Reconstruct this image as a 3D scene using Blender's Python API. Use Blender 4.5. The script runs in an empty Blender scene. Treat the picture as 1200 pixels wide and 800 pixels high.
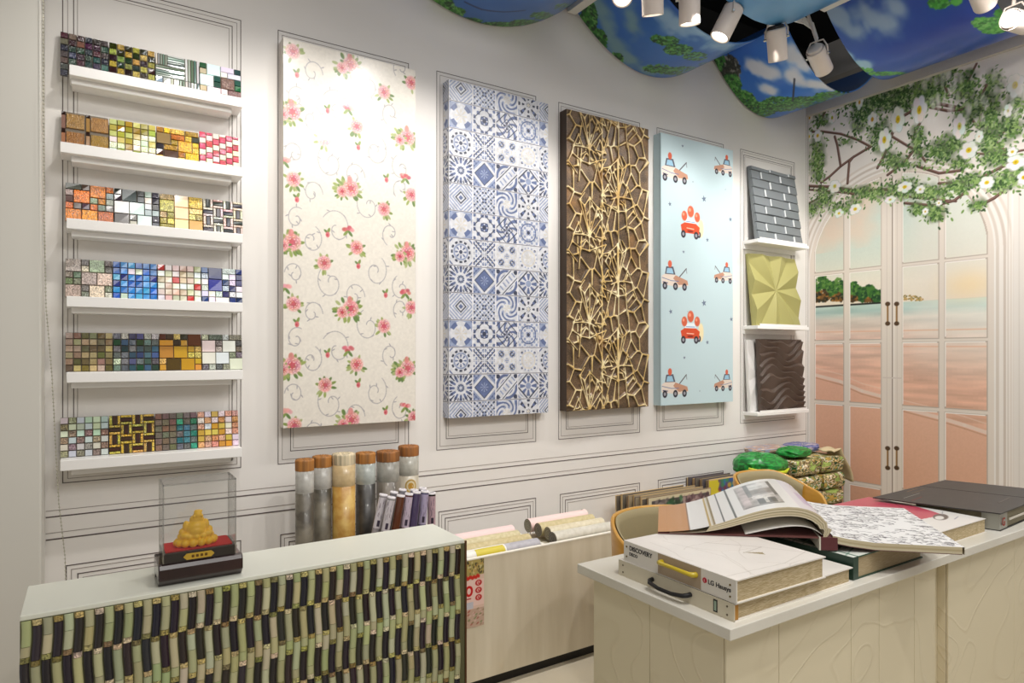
import bpy, math, random
import numpy as np
from mathutils import Vector, Matrix
R = math.radians
rng = random.Random(7)
nr = np.random.RandomState(11)
C = bpy.context.scene.collection
# ------------------------------------------------------------------ camera
CH = 1.35                       # camera height
F = 770.0
FX, FY = 0.5402, 0.8415         # forward direction in plan
WY = 2.8                        # main wall plane (y)
WX = 4.31                       # mural wall plane (x)
cam = bpy.data.cameras.new('camera'); co = bpy.data.objects.new('camera', cam); C.objects.link(co)
cam.sensor_width = 36; cam.lens = 36 * F / 1200; cam.shift_y = 14 / 1200; cam.clip_start = .05
co.location = (0, 0, CH); co.rotation_euler = (R(90), 0, -math.atan2(FX, FY))
bpy.context.scene.camera = co

def onY(px, py, Y=WY):          # photo pixel -> (x, z) on a plane parallel to the main wall
    u = (px - 600) / F; d = Y / (FY - FX * u)
    return (FX + FY * u) * d, CH + (414 - py) / F * d
def onX(px, py, X=WX):          # -> (y, z) on the mural wall
    u = (px - 600) / F; d = X / (FX + FY * u)
    return (FY - FX * u) * d, CH + (414 - py) / F * d
def onZ(px, py, Z):             # -> (x, y) on a horizontal plane
    u = (px - 600) / F; d = (CH - Z) * F / (py - 414)
    return (FX + FY * u) * d, (FY - FX * u) * d

def PD(px, py, d):               # -> point at a given depth along the view
    u = (px - 600) / F; return ((FX + FY * u) * d, (FY - FX * u) * d, CH + (414 - py) / F * d)
# ------------------------------------------------------------------ colours / materials
def lin(c):
    c = c / 255.0
    return c / 12.92 if c <= .04045 else ((c + .055) / 1.055) ** 2.4
def L3(c): return tuple(lin(x) for x in c[:3]) + (1.0,)

def mat(name, col=(200, 200, 200), rough=.5, metal=0.0, coat=0.0, bump=None, noise=None, spec=.5, attr=False,
        emit=None, glitter=False):
    m = bpy.data.materials.new(name); m.use_nodes = True
    nt = m.node_tree; b = nt.nodes['Principled BSDF']
    b.inputs['Base Color'].default_value = L3(col)
    b.inputs['Roughness'].default_value = rough
    b.inputs['Metallic'].default_value = metal
    b.inputs['Specular IOR Level'].default_value = spec
    b.inputs['Coat Weight'].default_value = coat
    b.inputs['Coat Roughness'].default_value = .08
    tc = nt.nodes.new('ShaderNodeTexCoord')
    if attr:
        a = nt.nodes.new('ShaderNodeAttribute'); a.attribute_name = 'Col'
        nt.links.new(a.outputs['Color'], b.inputs['Base Color'])
        if glitter:
            v = nt.nodes.new('ShaderNodeTexVoronoi'); v.inputs['Scale'].default_value = 260
            nt.links.new(tc.outputs['Object'], v.inputs['Vector'])
            mr = nt.nodes.new('ShaderNodeMapRange'); mr.inputs['To Min'].default_value = .25; mr.inputs['To Max'].default_value = 2.1
            nt.links.new(v.outputs['Color'], mr.inputs['Value'])
            mx = nt.nodes.new('ShaderNodeMix'); mx.data_type = 'FLOAT'; mx.inputs['A'].default_value = 1.0
            nt.links.new(a.outputs['Alpha'], mx.inputs['Factor'])
            nt.links.new(mr.outputs['Result'], mx.inputs['B'])
            ml = nt.nodes.new('ShaderNodeVectorMath'); ml.operation = 'SCALE'
            nt.links.new(a.outputs['Color'], ml.inputs[0]); nt.links.new(mx.outputs[0], ml.inputs['Scale'])
            nt.links.new(ml.outputs[0], b.inputs['Base Color'])
            # uneven facets throw small highlights
            bp = nt.nodes.new('ShaderNodeBump'); bp.inputs['Distance'].default_value = .0015
            nt.links.new(a.outputs['Alpha'], bp.inputs['Strength'])
            nt.links.new(v.outputs['Distance'], bp.inputs['Height']); nt.links.new(bp.outputs[0], b.inputs['Normal'])
    if noise:                                   # (scale, colour2, contrast[, stretch])
        n = nt.nodes.new('ShaderNodeTexNoise'); n.inputs['Scale'].default_value = noise[0]; n.inputs['Detail'].default_value = 6
        mp = nt.nodes.new('ShaderNodeMapping'); nt.links.new(tc.outputs['Object'], mp.inputs['Vector'])
        if len(noise) > 3: mp.inputs['Scale'].default_value = noise[3]
        nt.links.new(mp.outputs[0], n.inputs['Vector'])
        r = nt.nodes.new('ShaderNodeValToRGB'); k = noise[2]
        r.color_ramp.elements[0].position = .5 - k; r.color_ramp.elements[1].position = .5 + k
        r.color_ramp.elements[0].color = L3(noise[1]); r.color_ramp.elements[1].color = L3(col)
        nt.links.new(n.outputs[0], r.inputs[0]); nt.links.new(r.outputs[0], b.inputs['Base Color'])
    if bump:                                    # (scale, distance)
        n2 = nt.nodes.new('ShaderNodeTexNoise'); n2.inputs['Scale'].default_value = bump[0]; n2.inputs['Detail'].default_value = 4
        nt.links.new(tc.outputs['Object'], n2.inputs['Vector'])
        bp = nt.nodes.new('ShaderNodeBump'); bp.inputs['Distance'].default_value = bump[1]; bp.inputs['Strength'].default_value = .6
        nt.links.new(n2.outputs[0], bp.inputs['Height']); nt.links.new(bp.outputs[0], b.inputs['Normal'])
    if emit:
        b.inputs['Emission Color'].default_value = L3(emit[0]); b.inputs['Emission Strength'].default_value = emit[1]
    return m

# ------------------------------------------------------------------ objects
def link(o, parent=None):
    C.objects.link(o)
    if parent is not None: o.parent = parent
    return o
def tag(o, label=None, cat=None, group=None, kind=None):
    if label: o['label'] = label
    if cat: o['category'] = cat
    if group: o['group'] = group
    if kind: o['kind'] = kind
    return o
def thing(name, label, cat, loc=(0, 0, 0), rz=0, group=None):
    o = bpy.data.objects.new(name, None); o.empty_display_size = .05
    o.location = loc; o.rotation_euler = (0, 0, rz); C.objects.link(o)
    return tag(o, label, cat, group)
def dup(root, **kw):
    r = root.copy(); C.objects.link(r)
    for k, v in kw.items():
        if k in ('label', 'group'): r[k] = v
        else: setattr(r, k, v)
    for ch in list(root.children):
        c = ch.copy(); C.objects.link(c); c.parent = r
        for g in list(ch.children):
            d = g.copy(); C.objects.link(d); d.parent = c
    return r

class MB:
    def __init__(s): s.v = []; s.f = []; s.m = []; s.c = []; s.sm = []
    def add(s, vs, fs, mi=0, col=None, smooth=False):
        n = len(s.v); s.v += [tuple(p) for p in vs]
        for f in fs: s.f.append(tuple(i + n for i in f)); s.m.append(mi); s.c.append(col); s.sm.append(smooth)
        return s
    def box(s, a, b, mi=0, col=None):
        x0, y0, z0 = a; x1, y1, z1 = b
        vs = [(x0, y0, z0), (x1, y0, z0), (x1, y1, z0), (x0, y1, z0), (x0, y0, z1), (x1, y0, z1), (x1, y1, z1), (x0, y1, z1)]
        return s.add(vs, [(0, 3, 2, 1), (4, 5, 6, 7), (0, 1, 5, 4), (1, 2, 6, 5), (2, 3, 7, 6), (3, 0, 4, 7)], mi, col)
    def prism(s, pts, z0, z1, mi=0, col=None):              # plan polygon, counter-clockwise
        n = len(pts)
        vs = [(x, y, z0) for x, y in pts] + [(x, y, z1) for x, y in pts]
        fs = [tuple(range(n - 1, -1, -1)), tuple(range(n, 2 * n))] + [(i, (i + 1) % n, n + (i + 1) % n, n + i) for i in range(n)]
        return s.add(vs, fs, mi, col)
    def tube(s, pts, r, n=12, mi=0, col=None, caps=True):
        pts = [Vector(p) for p in pts]; m = len(pts)
        rs = r if isinstance(r, (list, tuple)) else [r] * m
        vs = []; a = None
        for i, p in enumerate(pts):
            t = (pts[min(i + 1, m - 1)] - pts[max(i - 1, 0)]).normalized()
            if a is None: a = t.orthogonal().normalized()
            a = (a - t * a.dot(t)).normalized(); b = t.cross(a)
            for k in range(n):
                w = 2 * math.pi * k / n
                vs.append(p + (a * math.cos(w) + b * math.sin(w)) * rs[i])
        fs = [(i * n + k, i * n + (k + 1) % n, (i + 1) * n + (k + 1) % n, (i + 1) * n + k) for i in range(m - 1) for k in range(n)]
        s.add(vs, fs, mi, col, True)
        if caps:
            s.add(vs[:n], [tuple(range(n - 1, -1, -1))], mi, col); s.add(vs[-n:], [tuple(range(n))], mi, col)
        return s
    def lathe(s, prof, n=24, mi=0, col=None, at=(0, 0, 0)):   # prof: (r, z)
        vs = [(at[0] + r * math.cos(2 * math.pi * k / n), at[1] + r * math.sin(2 * math.pi * k / n), at[2] + z) for r, z in prof for k in range(n)]
        fs = [(i * n + k, i * n + (k + 1) % n, (i + 1) * n + (k + 1) % n, (i + 1) * n + k) for i in range(len(prof) - 1) for k in range(n)]
        return s.add(vs, fs, mi, col, True)
    def grid(s, P, mi=0, col=None, smooth=True):              # P[i][j] points
        ni, nj = len(P), len(P[0]); vs = [p for r in P for p in r]
        fs = [(i * nj + j, i * nj + j + 1, (i + 1) * nj + j + 1, (i + 1) * nj + j) for i in range(ni - 1) for j in range(nj - 1)]
        return s.add(vs, fs, mi, col, smooth)
    def build(s, name, mats, parent=None, bevel=0, loc=None, rot=None):
        me = bpy.data.meshes.new(name); me.from_pydata(s.v, [], s.f)
        for m in (mats if isinstance(mats, (list, tuple)) else [mats]): me.materials.append(m)
        me.polygons.foreach_set('material_index', s.m); me.polygons.foreach_set('use_smooth', s.sm)
        if any(c is not None for c in s.c):
            at = me.color_attributes.new('Col', 'FLOAT_COLOR', 'CORNER'); buf = []
            for f, c in zip(s.f, s.c):
                c = c or (128, 128, 128); q = L3(c)[:3] + ((c[3] if len(c) > 3 else 0.0),)
                buf += list(q) * len(f)
            at.data.foreach_set('color', buf)
        me.update()
        o = bpy.data.objects.new(name, me); link(o, parent)
        if loc: o.location = loc
        if rot: o.rotation_euler = rot
        if bevel:
            b = o.modifiers.new('bevel', 'BEVEL'); b.width = bevel; b.segments = 2; b.limit_method = 'ANGLE'; b.angle_limit = R(40)
        return o

# ------------------------------------------------------------------ painted print surfaces (colour stored on a fine mesh)
class Print:
    """a printed design in metres: u to the right, v up"""
    def __init__(s, w, h, ppm, bg):
        s.w, s.h, s.k = w, h, ppm; s.W = max(2, int(w * ppm) + 1); s.H = max(2, int(h * ppm) + 1)
        s.a = np.empty((s.H, s.W, 3), np.float32); s.a[:] = bg
        s.U, s.V = np.meshgrid(np.arange(s.W) / ppm, np.arange(s.H) / ppm)
    def _box(s, u0, v0, u1, v1):
        i0 = max(0, int(u0 * s.k) - 1); i1 = min(s.W, int(u1 * s.k) + 3); j0 = max(0, int(v0 * s.k) - 1); j1 = min(s.H, int(v1 * s.k) + 3)
        return (slice(j0, j1), slice(i0, i1)) if i1 > i0 and j1 > j0 else None
    def _mix(s, b, m, col):
        m = m[..., None]; s.a[b] = s.a[b] * (1 - m) + np.asarray(col[:3], np.float32) * m
    def blob(s, u, v, ru, rv, col, a=1.0, soft=.25, ang=0.0):
        r = max(ru, rv) * 1.3; b = s._box(u - r, v - r, u + r, v + r)
        if b is None: return
        x = s.U[b] - u; y = s.V[b] - v; c, q = math.cos(ang), math.sin(ang)
        d = np.sqrt(((x * c + y * q) / ru) ** 2 + ((-x * q + y * c) / rv) ** 2)
        s._mix(b, np.clip((1 - d) / soft + .5, 0, 1) * a, col)
    def line(s, pts, w, col, a=1.0):
        w2 = w / 2
        for (x0, y0), (x1, y1) in zip(pts[:-1], pts[1:]):
            b = s._box(min(x0, x1) - w, min(y0, y1) - w, max(x0, x1) + w, max(y0, y1) + w)
            if b is None: continue
            dx, dy = x1 - x0, y1 - y0; l2 = dx * dx + dy * dy + 1e-12
            t = np.clip(((s.U[b] - x0) * dx + (s.V[b] - y0) * dy) / l2, 0, 1)
            d = np.hypot(s.U[b] - x0 - t * dx, s.V[b] - y0 - t * dy)
            s._mix(b, np.clip((w2 - d) * s.k + .5, 0, 1) * a, col)
    def poly(s, pts, col, a=1.0):
        xs = [p[0] for p in pts]; ys = [p[1] for p in pts]; b = s._box(min(xs), min(ys), max(xs), max(ys))
        if b is None: return
        X, Y = s.U[b], s.V[b]; ins = np.zeros(X.shape, bool); n = len(pts)
        for i in range(n):
            x0, y0 = pts[i]; x1, y1 = pts[(i + 1) % n]
            if y0 == y1: continue
            ins ^= ((Y >= min(y0, y1)) & (Y < max(y0, y1)) & (X < x0 + (Y - y0) * (x1 - x0) / (y1 - y0)))
        s._mix(b, ins.astype(np.float32) * a, col)
    def rect(s, u0, v0, u1, v1, col, a=1.0):
        b = s._box(u0, v0, u1, v1)
        if b is None: return
        m = ((s.U[b] >= u0) & (s.U[b] <= u1) & (s.V[b] >= v0) & (s.V[b] <= v1)).astype(np.float32)
        s._mix(b, m * a, col)
    def arc(s, u, v, r, t0, t1, w, col, a=1.0, ry=None, n=24):
        ry = ry or r
        s.line([(u + r * math.cos(t0 + (t1 - t0) * i / n), v + ry * math.sin(t0 + (t1 - t0) * i / n)) for i in range(n + 1)], w, col, a)
    def leaf(s, u, v, l, w, ang, col):
        s.blob(u + math.cos(ang) * l / 2, v + math.sin(ang) * l / 2, l / 2, w / 2, col, 1, .4, ang)

def fbm(H, W, cell, seed, oct=4):
    g = np.random.RandomState(seed); out = np.zeros((H, W), np.float32); amp = 1; tot = 0
    for o in range(oct):
        c = max(2, cell / 2 ** o); h = int(H / c) + 3; w = int(W / c) + 3; a = g.rand(h, w).astype(np.float32)
        y = np.arange(H) / c; x = np.arange(W) / c; iy = y.astype(int); ix = x.astype(int)
        fy = (y - iy)[:, None]; fx = (x - ix)[None]; fy = fy * fy * (3 - 2 * fy); fx = fx * fx * (3 - 2 * fx)
        A = a[iy][:, ix]; B = a[iy][:, ix + 1]; D = a[iy + 1][:, ix]; E = a[iy + 1][:, ix + 1]
        out += amp * ((A * (1 - fx) + B * fx) * (1 - fy) + (D * (1 - fx) + E * fx) * fy); tot += amp; amp *= .5
    return out / tot

def print_mesh(name, pos, img, m, parent=None, smooth=True):
    """pos: (H, W, 3) vertex positions, img: (H, W, 3) sRGB 0..255"""
    H, W = pos.shape[:2]; me = bpy.data.meshes.new(name)
    me.vertices.add(H * W); me.vertices.foreach_set('co', pos.astype(np.float32).ravel())
    i = np.arange(H * W).reshape(H, W)
    q = np.stack([i[:-1, :-1], i[:-1, 1:], i[1:, 1:], i[1:, :-1]], -1).reshape(-1, 4); n = len(q)
    me.loops.add(n * 4); me.loops.foreach_set('vertex_index', q.ravel().astype(np.int32))
    me.polygons.add(n); me.polygons.foreach_set('loop_start', np.arange(0, n * 4, 4, dtype=np.int32))
    me.polygons.foreach_set('loop_total', np.full(n, 4, np.int32))
    me.polygons.foreach_set('use_smooth', np.full(n, smooth))
    me.update(calc_edges=True)
    at = me.color_attributes.new('Col', 'BYTE_COLOR', 'POINT')
    c = np.ones((H * W, 4), np.float32); c[:, :3] = np.clip(img.reshape(-1, 3) / 255.0, 0, 1)
    at.data.foreach_set('color_srgb', c.ravel())
    me.materials.append(m); o = bpy.data.objects.new(name, me)
    return link(o, parent)
def flat_print(name, pr, o, du, dv, m, parent=None, height=None, nrm=None):
    pos = np.asarray(o)[None, None] + pr.U[..., None] * np.asarray(du) + pr.V[..., None] * np.asarray(dv)
    if height is not None: pos = pos + height[..., None] * np.asarray(nrm)
    return print_mesh(name, pos, pr.a, m, parent)

M = {}
M['wall'] = mat('wall paper', (234, 231, 228), .62, noise=(3.2, (229, 226, 221), .3))
M['line'] = mat('printed line', (88, 78, 76), .7)
M['line_soft'] = mat('printed fine line', (140, 130, 126), .7)
M['white'] = mat('white lacquer', (242, 241, 238), .3)
M['shelf'] = mat('white laminate', (244, 243, 241), .35)
M['print'] = mat('printed paper', attr=True, rough=.42)
M['print_gloss'] = mat('glossy printed paper', attr=True, rough=.3, coat=.15)
M['print_matt'] = mat('printed fabric', attr=True, rough=.65, spec=.3)
M['tile'] = mat('mosaic glass', attr=True, rough=.12, glitter=True, coat=.4)
M['grout'] = mat('mosaic backing', (120, 112, 100), .8)
M['black'] = mat('black', (14, 14, 15), .5)
M['cloth_black'] = mat('dark void paint', (10, 9, 9), .9)
M['metal'] = mat('chrome', (210, 210, 205), .2, 1.0)
M['paper'] = mat('page edges', (206, 190, 156), .8, noise=(60, (168, 148, 108), .12, (1, 1, 14)))
M['col'] = mat('plain print', attr=True, rough=.5)
M['marble'] = mat('cream marble top', (236, 234, 226), .25, noise=(2.2, (214, 210, 198), .22))
# ================================================================== THE ROOM
def struct(name, mb, m, **k):
    o = mb.build(name, m, **k); o['kind'] = 'structure'; return o
struct('floor', MB().box((-1.2, -1.5, -.1), (WX + .1, WY + .1, 0)), mat('floor tile', (214, 205, 184), .3, noise=(2, (200, 190, 168), .3)))
struct('wall_back', MB().box((-1.2, WY, 0), (WX + .1, WY + .1, 3.21)), M['wall'])
struct('trim_16', MB().box((-1.2, WY - .01, 3.21), (WX - .001, WY + .1, 3.5)), M['cloth_black'])
struct('wall_right', MB().box((WX, -1.5, 0), (WX + .1, WY, 3.6)), M['wall'])
struct('wall_left', MB().box((-1.1, 2.6, 0), (-.132, 2.795, 3.4)), mat('pillar paint', (214, 212, 204), .5), bevel=.006)
struct('ceiling', MB().box((-1.2, -1.5, 3.5), (WX + .1, WY + .1, 3.58)), M['cloth_black'])

# printed panel lines of the wall paper: nested frames and the double dado lines
def frame_lines(mb, x0, x1, z0, z1, offs=(0, .015, .032, .044), y=WY, w=.0026):
    for i, o in enumerate(offs):
        ww = w if i % 2 == 0 else w * .55; mi = 0 if i % 2 == 0 else 1
        a, b, c, d = x0 + o, x1 - o, z0 + o, z1 - o
        for r in (((a, c), (b, c + ww)), ((a, d - ww), (b, d)), ((a, c), (a + ww, d)), ((b - ww, c), (b, d))):
            mb.box((r[0][0], y - .0012, r[0][1]), (r[1][0], y + .001, r[1][1]), mi)
FR = [(73, 282.5), (325.5, 479), (511.5, 628), (654.4, 749.7), (769.6, 847.8), (867.5, 931)]
LM = [M['line'], M['line_soft']]
for i, (a, b) in enumerate(FR):
    mb = MB(); xa, xb = onY(a, 400)[0], onY(b, 400)[0]
    frame_lines(mb, xa, xb, .893, 2.683, (0, .015, .032, .044) if i in (0, 5) else (0, .017, .05, .062))
    struct('trim_%d' % (i + 1), mb, LM)
    mb = MB(); frame_lines(mb, xa + .01, xb, .12, .603, (0, .016, .034, .05), w=.0032)
    struct('trim_%d' % (i + 7), mb, LM)
mb = MB()
for z, w, mi in ((.80, .0018, 1), (.777, .0042, 0), (.722, .0018, 1), (.698, .0045, 0)):
    mb.box((-.13, WY - .0012, z), (WX - .03, WY + .001, z + w), mi)
for x in (WX - .03, WX - .012): mb.box((x, WY - .0012, .0), (x + .002, WY + .001, 3.2), 1)
struct('trim_13', mb, LM)

# ================================================================== MOSAIC SHELVES
SHELF_Z = [2.333, 2.066, 1.810, 1.545, 1.286, .988]
words = ['topmost', 'second from top', 'third from top', 'fourth from top', 'fifth from top', 'lowest']
for i, z in enumerate(SHELF_Z):
    xl = -.060 if i == 0 else (-.0857 if i in (1, 5) else -.068)
    x1 = .49 if i < 5 else .487
    t = thing('wall_shelf', 'white wall shelf, %s of the six under the mosaic tile samples' % words[i], 'shelf', (0, WY, z), 0, 'white shelves of mosaic samples')
    MB().box((xl, -.11, -.036), (x1 + .005, 0, 0)).build('shelf_board', M['shelf'], t, .002)
    MB().box((-.055, -.080, -.056), (x1 - .03, -.0005, -.036)).build('support_rail', M['shelf'], t, .002)

# ---- mosaic sample sheets. A design is a list of (col, row, w, h, colour[, glitter]) in unit cells, row 0 at the bottom
def jit(c, a=15): return tuple(max(0, min(255, x + rng.uniform(-a, a))) for x in c[:3]) + ((c[3],) if len(c) > 3 else ())
def grid_design(nc, nrw, pick):
    return [(c, r, 1, 1, pick(c, r)) for r in range(nrw) for c in range(nc)]
def mixed(nc, nrw, big, small, p=.45):
    used = set(); out = []
    for r in range(nrw):
        for c in range(nc):
            if (c, r) in used: continue
            if c + 1 < nc and r + 1 < nrw and not ({(c + 1, r), (c, r + 1), (c + 1, r + 1)} & used) and rng.random() < p:
                used |= {(c, r), (c + 1, r), (c, r + 1), (c + 1, r + 1)}; out.append((c, r, 2, 2, jit(rng.choice(big))))
            elif c + 1 < nc and (c + 1, r) not in used and rng.random() < .15:
                used |= {(c, r), (c + 1, r)}; out.append((c, r, 2, 1, jit(rng.choice(small))))
            else: used.add((c, r)); out.append((c, r, 1, 1, jit(rng.choice(small))))
    return out
def choose(*cs): return lambda c, r: jit(rng.choice(cs))
def check_(a, b): return lambda c, r: jit(rng.choice(a) if (c + r) % 2 else rng.choice(b))
def basket(fr, core, n=4):
    out = []
    for R_ in range(n):
        for C_ in range(n):
            if (R_ + C_) % 2:
                out += [(C_ * 1.5, R_ * 1.5, .45, 1.5, jit(fr)), (C_ * 1.5 + .45, R_ * 1.5, .6, 1.5, jit(core, 6)), (C_ * 1.5 + 1.05, R_ * 1.5, .45, 1.5, jit(fr))]
            else:
                out += [(C_ * 1.5, R_ * 1.5, 1.5, .45, jit(fr)), (C_ * 1.5, R_ * 1.5 + .45, 1.5, .6, jit(core, 6)), (C_ * 1.5, R_ * 1.5 + 1.05, 1.5, .45, jit(fr))]
    return out
def slabs():
    g = [(150, 165, 155), (205, 212, 205), (95, 115, 105), (225, 228, 222), (120, 140, 130)]; out = []
    def hs(c, r, w, h, ver):
        k = 5
        for i in range(k):
            q = jit(rng.choice(g), 8)
            out.append((c + w * i / k, r, w / k, h, q) if ver else (c, r + h * i / k, w, h / k, q))
    hs(0, 2, 4, 1.9, False); hs(4, 2, 2, 4, True); hs(2, 0, 2, 2, True); hs(4, 0, 2, 2, True); hs(.0, 4, 1.6, 2, True); hs(1.6, 4, 2.4, 2, False)
    out.extend([(0, 1, 1, 1, (150, 170, 190)), (1, 1, 1, 1, (190, 195, 190)), (0, 0, 1, 1, (30, 90, 70)), (1, 0, 1, 1, (200, 205, 200, .8))])
    return out
def redbrick():
    out = []
    for c in range(6):
        for r in range(-1, 6):
            y = r + (.5 if c % 2 else 0); h = 1 - max(0, -y) - max(0, y + 1 - 6)
            if h <= .1: continue
            out.append((c, max(0, y), 1, h, jit((190, 60, 85, .3)) if (r + (c // 2)) % 2 else jit((240, 228, 210, .1))))
    return out
def copper():
    out = []
    for c in range(2):
        for r in range(2):
            out += [(c * 3 + .6, r * 3 + .2, 2.3, 2.5, jit((150, 110, 55, .5))), (c * 3 + 1, r * 3 + .5, 1.5, 1.6, jit((205, 160, 70, .9)))]
            out[-1:] = []
            out += [(c * 3, r * 3, .6, 2.4, jit((150, 115, 90))), (c * 3, r * 3 + 2.4, .6, .6, (45, 25, 20))]
    return out
def teal(c, r):
    if c < 3: return jit((120, 105, 88, .35))
    if r > 4: return jit((112, 110, 100, .3))
    return jit(rng.choice([(40, 140, 115, .6), (25, 110, 95, .6), (60, 120, 130, .5), (90, 100, 95, .6)]))
NAVY = (28, 42, 110); WHT = (232, 236, 238)
D = [
 [('dark speckled grey, teal and wine-red', grid_design(6, 6, lambda c, r: jit(rng.choice([(52, 44, 50, .7), (80, 66, 60, .7), (35, 55, 62, .7), (110, 98, 84, .4), (60, 30, 38, .7), (30, 50, 48, .7)] if c < 3 else [(34, 52, 52, .7), (58, 36, 44, .7), (30, 70, 62, .6), (40, 42, 52, .8)])))),
  ('olive gold and near-black chequered', grid_design(6, 6, check_([(40, 30, 20, .3), (34, 38, 22, .3)], [(150, 140, 55, 1), (120, 125, 50, 1), (175, 160, 70, 1)]))),
  ('streaky grey-green marble strip', slabs()),
  ('white, brown and bottle-green mixed', mixed(6, 6, [(238, 240, 238), (110, 92, 72, .8)], [(46, 88, 70), (235, 238, 235), (60, 90, 75), (190, 180, 160)], .38))],
 [('bronze tile with dark corners', copper()),
  ('pale gold and cream mirror square', grid_design(6, 6, lambda c, r: jit(rng.choice([(236, 238, 222), (205, 205, 130), (170, 165, 80), (225, 225, 200, .5)] if r < 4 else [(185, 180, 90), (160, 140, 60), (200, 195, 130)])))),
  ('tan, dark brown and bright gold flake', mixed(6, 6, [(150, 110, 85), (215, 170, 50, 1), (86, 66, 46)], [(220, 180, 60, 1), (150, 105, 30, 1), (60, 52, 40), (205, 160, 40, 1)], .5)),
  ('crimson and cream offset brick', redbrick())],
 [('amber and smoky grey', mixed(6, 6, [(205, 130, 40, 1), (180, 100, 30, 1)], [(110, 112, 110, .5), (150, 150, 145, .6), (90, 80, 70), (190, 110, 40, 1)], .4)),
  ('black and white marble', mixed(6, 6, [(225, 232, 228), (210, 220, 215), (30, 34, 30)], [(40, 44, 42), (170, 180, 172), (35, 40, 36), (228, 232, 230), (60, 64, 70, .7)], .4)),
  ('yellow gold and ivory mixed', mixed(6, 6, [(240, 225, 165), (215, 170, 50), (195, 165, 90, 1)], [(150, 130, 50, .8), (215, 195, 120, .9), (170, 150, 90, 1)], .5)),
  ('ivory basket-weave', basket((214, 198, 188, .5), (70, 70, 74)))],
 [('silver-grey swirled shell', mixed(6, 6, [(198, 190, 172, .8), (170, 165, 145, .8)], [(120, 112, 95, .9), (205, 200, 190, .8), (90, 110, 90, .6)], .65)),
  ('bright blue and white', grid_design(6, 6, choose((45, 130, 205), (30, 100, 185), (25, 40, 120), (90, 170, 225), (210, 222, 215), (40, 120, 200), (60, 150, 220)))),
  ('red, blush and white', grid_design(6, 6, lambda c, r: (196, 45, 40) if (c, r) in ((0, 5), (2, 3), (5, 2), (4, 0)) else jit(rng.choice([(232, 226, 215), (205, 190, 165), (220, 200, 185), (195, 190, 165), (238, 236, 232)])))),
  ('navy blue and pearl white', mixed(6, 6, [NAVY, (35, 60, 140)], [NAVY, NAVY, WHT, (24, 34, 90), (195, 200, 205, .6), (40, 80, 150)], .15))],
 [('olive brown and taupe shell', grid_design(6, 6, choose((105, 92, 58, .2), (140, 125, 95, .2), (170, 155, 120, .2), (125, 108, 95, .2), (185, 165, 140, .2), (95, 88, 52, .2)))),
  ('grey-blue frosted and cracked glass', grid_design(6, 6, choose((95, 108, 112, .6), (160, 160, 140, 1), (60, 74, 92), (180, 185, 175, 1), (72, 96, 130), (70, 80, 70, .5), (28, 70, 45)))),
  ('ochre gold and dark chocolate mixed', mixed(6, 6, [(198, 145, 45), (205, 150, 40), (85, 50, 20)], [(60, 42, 22), (190, 170, 90, 1), (75, 40, 18), (200, 150, 50)], .5)),
  ('mirror silver big-square', mixed(6, 6, [(238, 240, 240), (215, 220, 218)], [(120, 120, 116, 1), (170, 170, 166, 1), (85, 85, 82, .8)], .45))],
 [('pale green-white and brown speckled', grid_design(6, 6, check_([(208, 218, 205), (200, 212, 200)], [(128, 108, 92, 1), (140, 128, 112, 1), (190, 205, 190)]))),
  ('brown-barred yellow gold basket-weave', basket((188, 158, 62, 1), (62, 34, 16))),
  ('brown to teal small-square gem', grid_design(6, 6, teal)),
  ('gold, white and coral', grid_design(6, 6, choose((205, 150, 60), (228, 224, 214, .5), (200, 150, 120, .9), (215, 185, 90), (230, 228, 220), (190, 120, 80, .8))))],
]
EDGE = [[70, 127.6, 182, 234, 283], [71, 127.7, 183, 233.5, 280.5], [76, 133.5, 187, 238, 285], [76, 132, 184.5, 236, 284.5], [76, 132.5, 186.5, 236.5, 284.5], [70, 127.5, 181.5, 231.5, 280]]
ordn = ['leftmost', 'second from left', 'third from left', 'rightmost']
def mosaic(desc, shelf, k, x0, x1, z, h, lean, design, drop=0):
    w = x1 - x0
    nc = max(d[0] + d[2] for d in design); nrw = max(d[1] + d[3] for d in design); cw = w / nc; chh = h / nrw
    t = thing('mosaic_sample', '%s mosaic sample, %s on the %s shelf' % (desc, ordn[k], words[shelf].replace(' from top', '')), 'tile sample', (x0, WY - .045, z), 0, 'mosaic tile samples on the wall shelves')
    t.rotation_euler = (-lean, 0, 0)
    MB().box((.001, .004, 0), (w - .001, .009, h)).build('backing', M['grout'], t)
    mb = MB()
    cells = list(design)
    if drop: cells += [(0, -1, 1, 1, jit((35, 45, 60, .6))), (0, -2, 1, 1, jit((70, 66, 60, .6)))][:drop]
    for c, r, ww, hh, col in cells:
        a, b = c * cw + .0007, (c + ww) * cw - .0007; lo, hi = r * chh + .0007, (r + hh) * chh - .0007
        e = .0012; tl = rng.uniform(-.0006, .0006); tm = rng.uniform(-.0006, .0006)
        vs = [(a, .004, lo), (b, .004, lo), (b, .004, hi), (a, .004, hi), (a + e, -.002 + tl, lo + e), (b - e, -.002 - tl, lo + e), (b - e, -.002 + tm, hi - e), (a + e, -.002 - tm, hi - e)]
        mb.add(vs, [(4, 5, 6, 7), (0, 1, 5, 4), (1, 2, 6, 5), (2, 3, 7, 6), (3, 0, 4, 7)], 0, col)
    mb.build('glass_tiles', M['tile'], t)
for s in range(6):
    E = [onY(p, 400, WY - .04)[0] for p in EDGE[s]]
    for k in range(4):
        h = .139 - (.008 if s == 1 and k < 3 else 0)
        mosaic(D[s][k][0], s, k, E[k] + .0005, E[k + 1] - .0005, SHELF_Z[s] + .0005, h, R(8), D[s][k][1], 1 if (s == 0 and k == 0) else 0)

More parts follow.
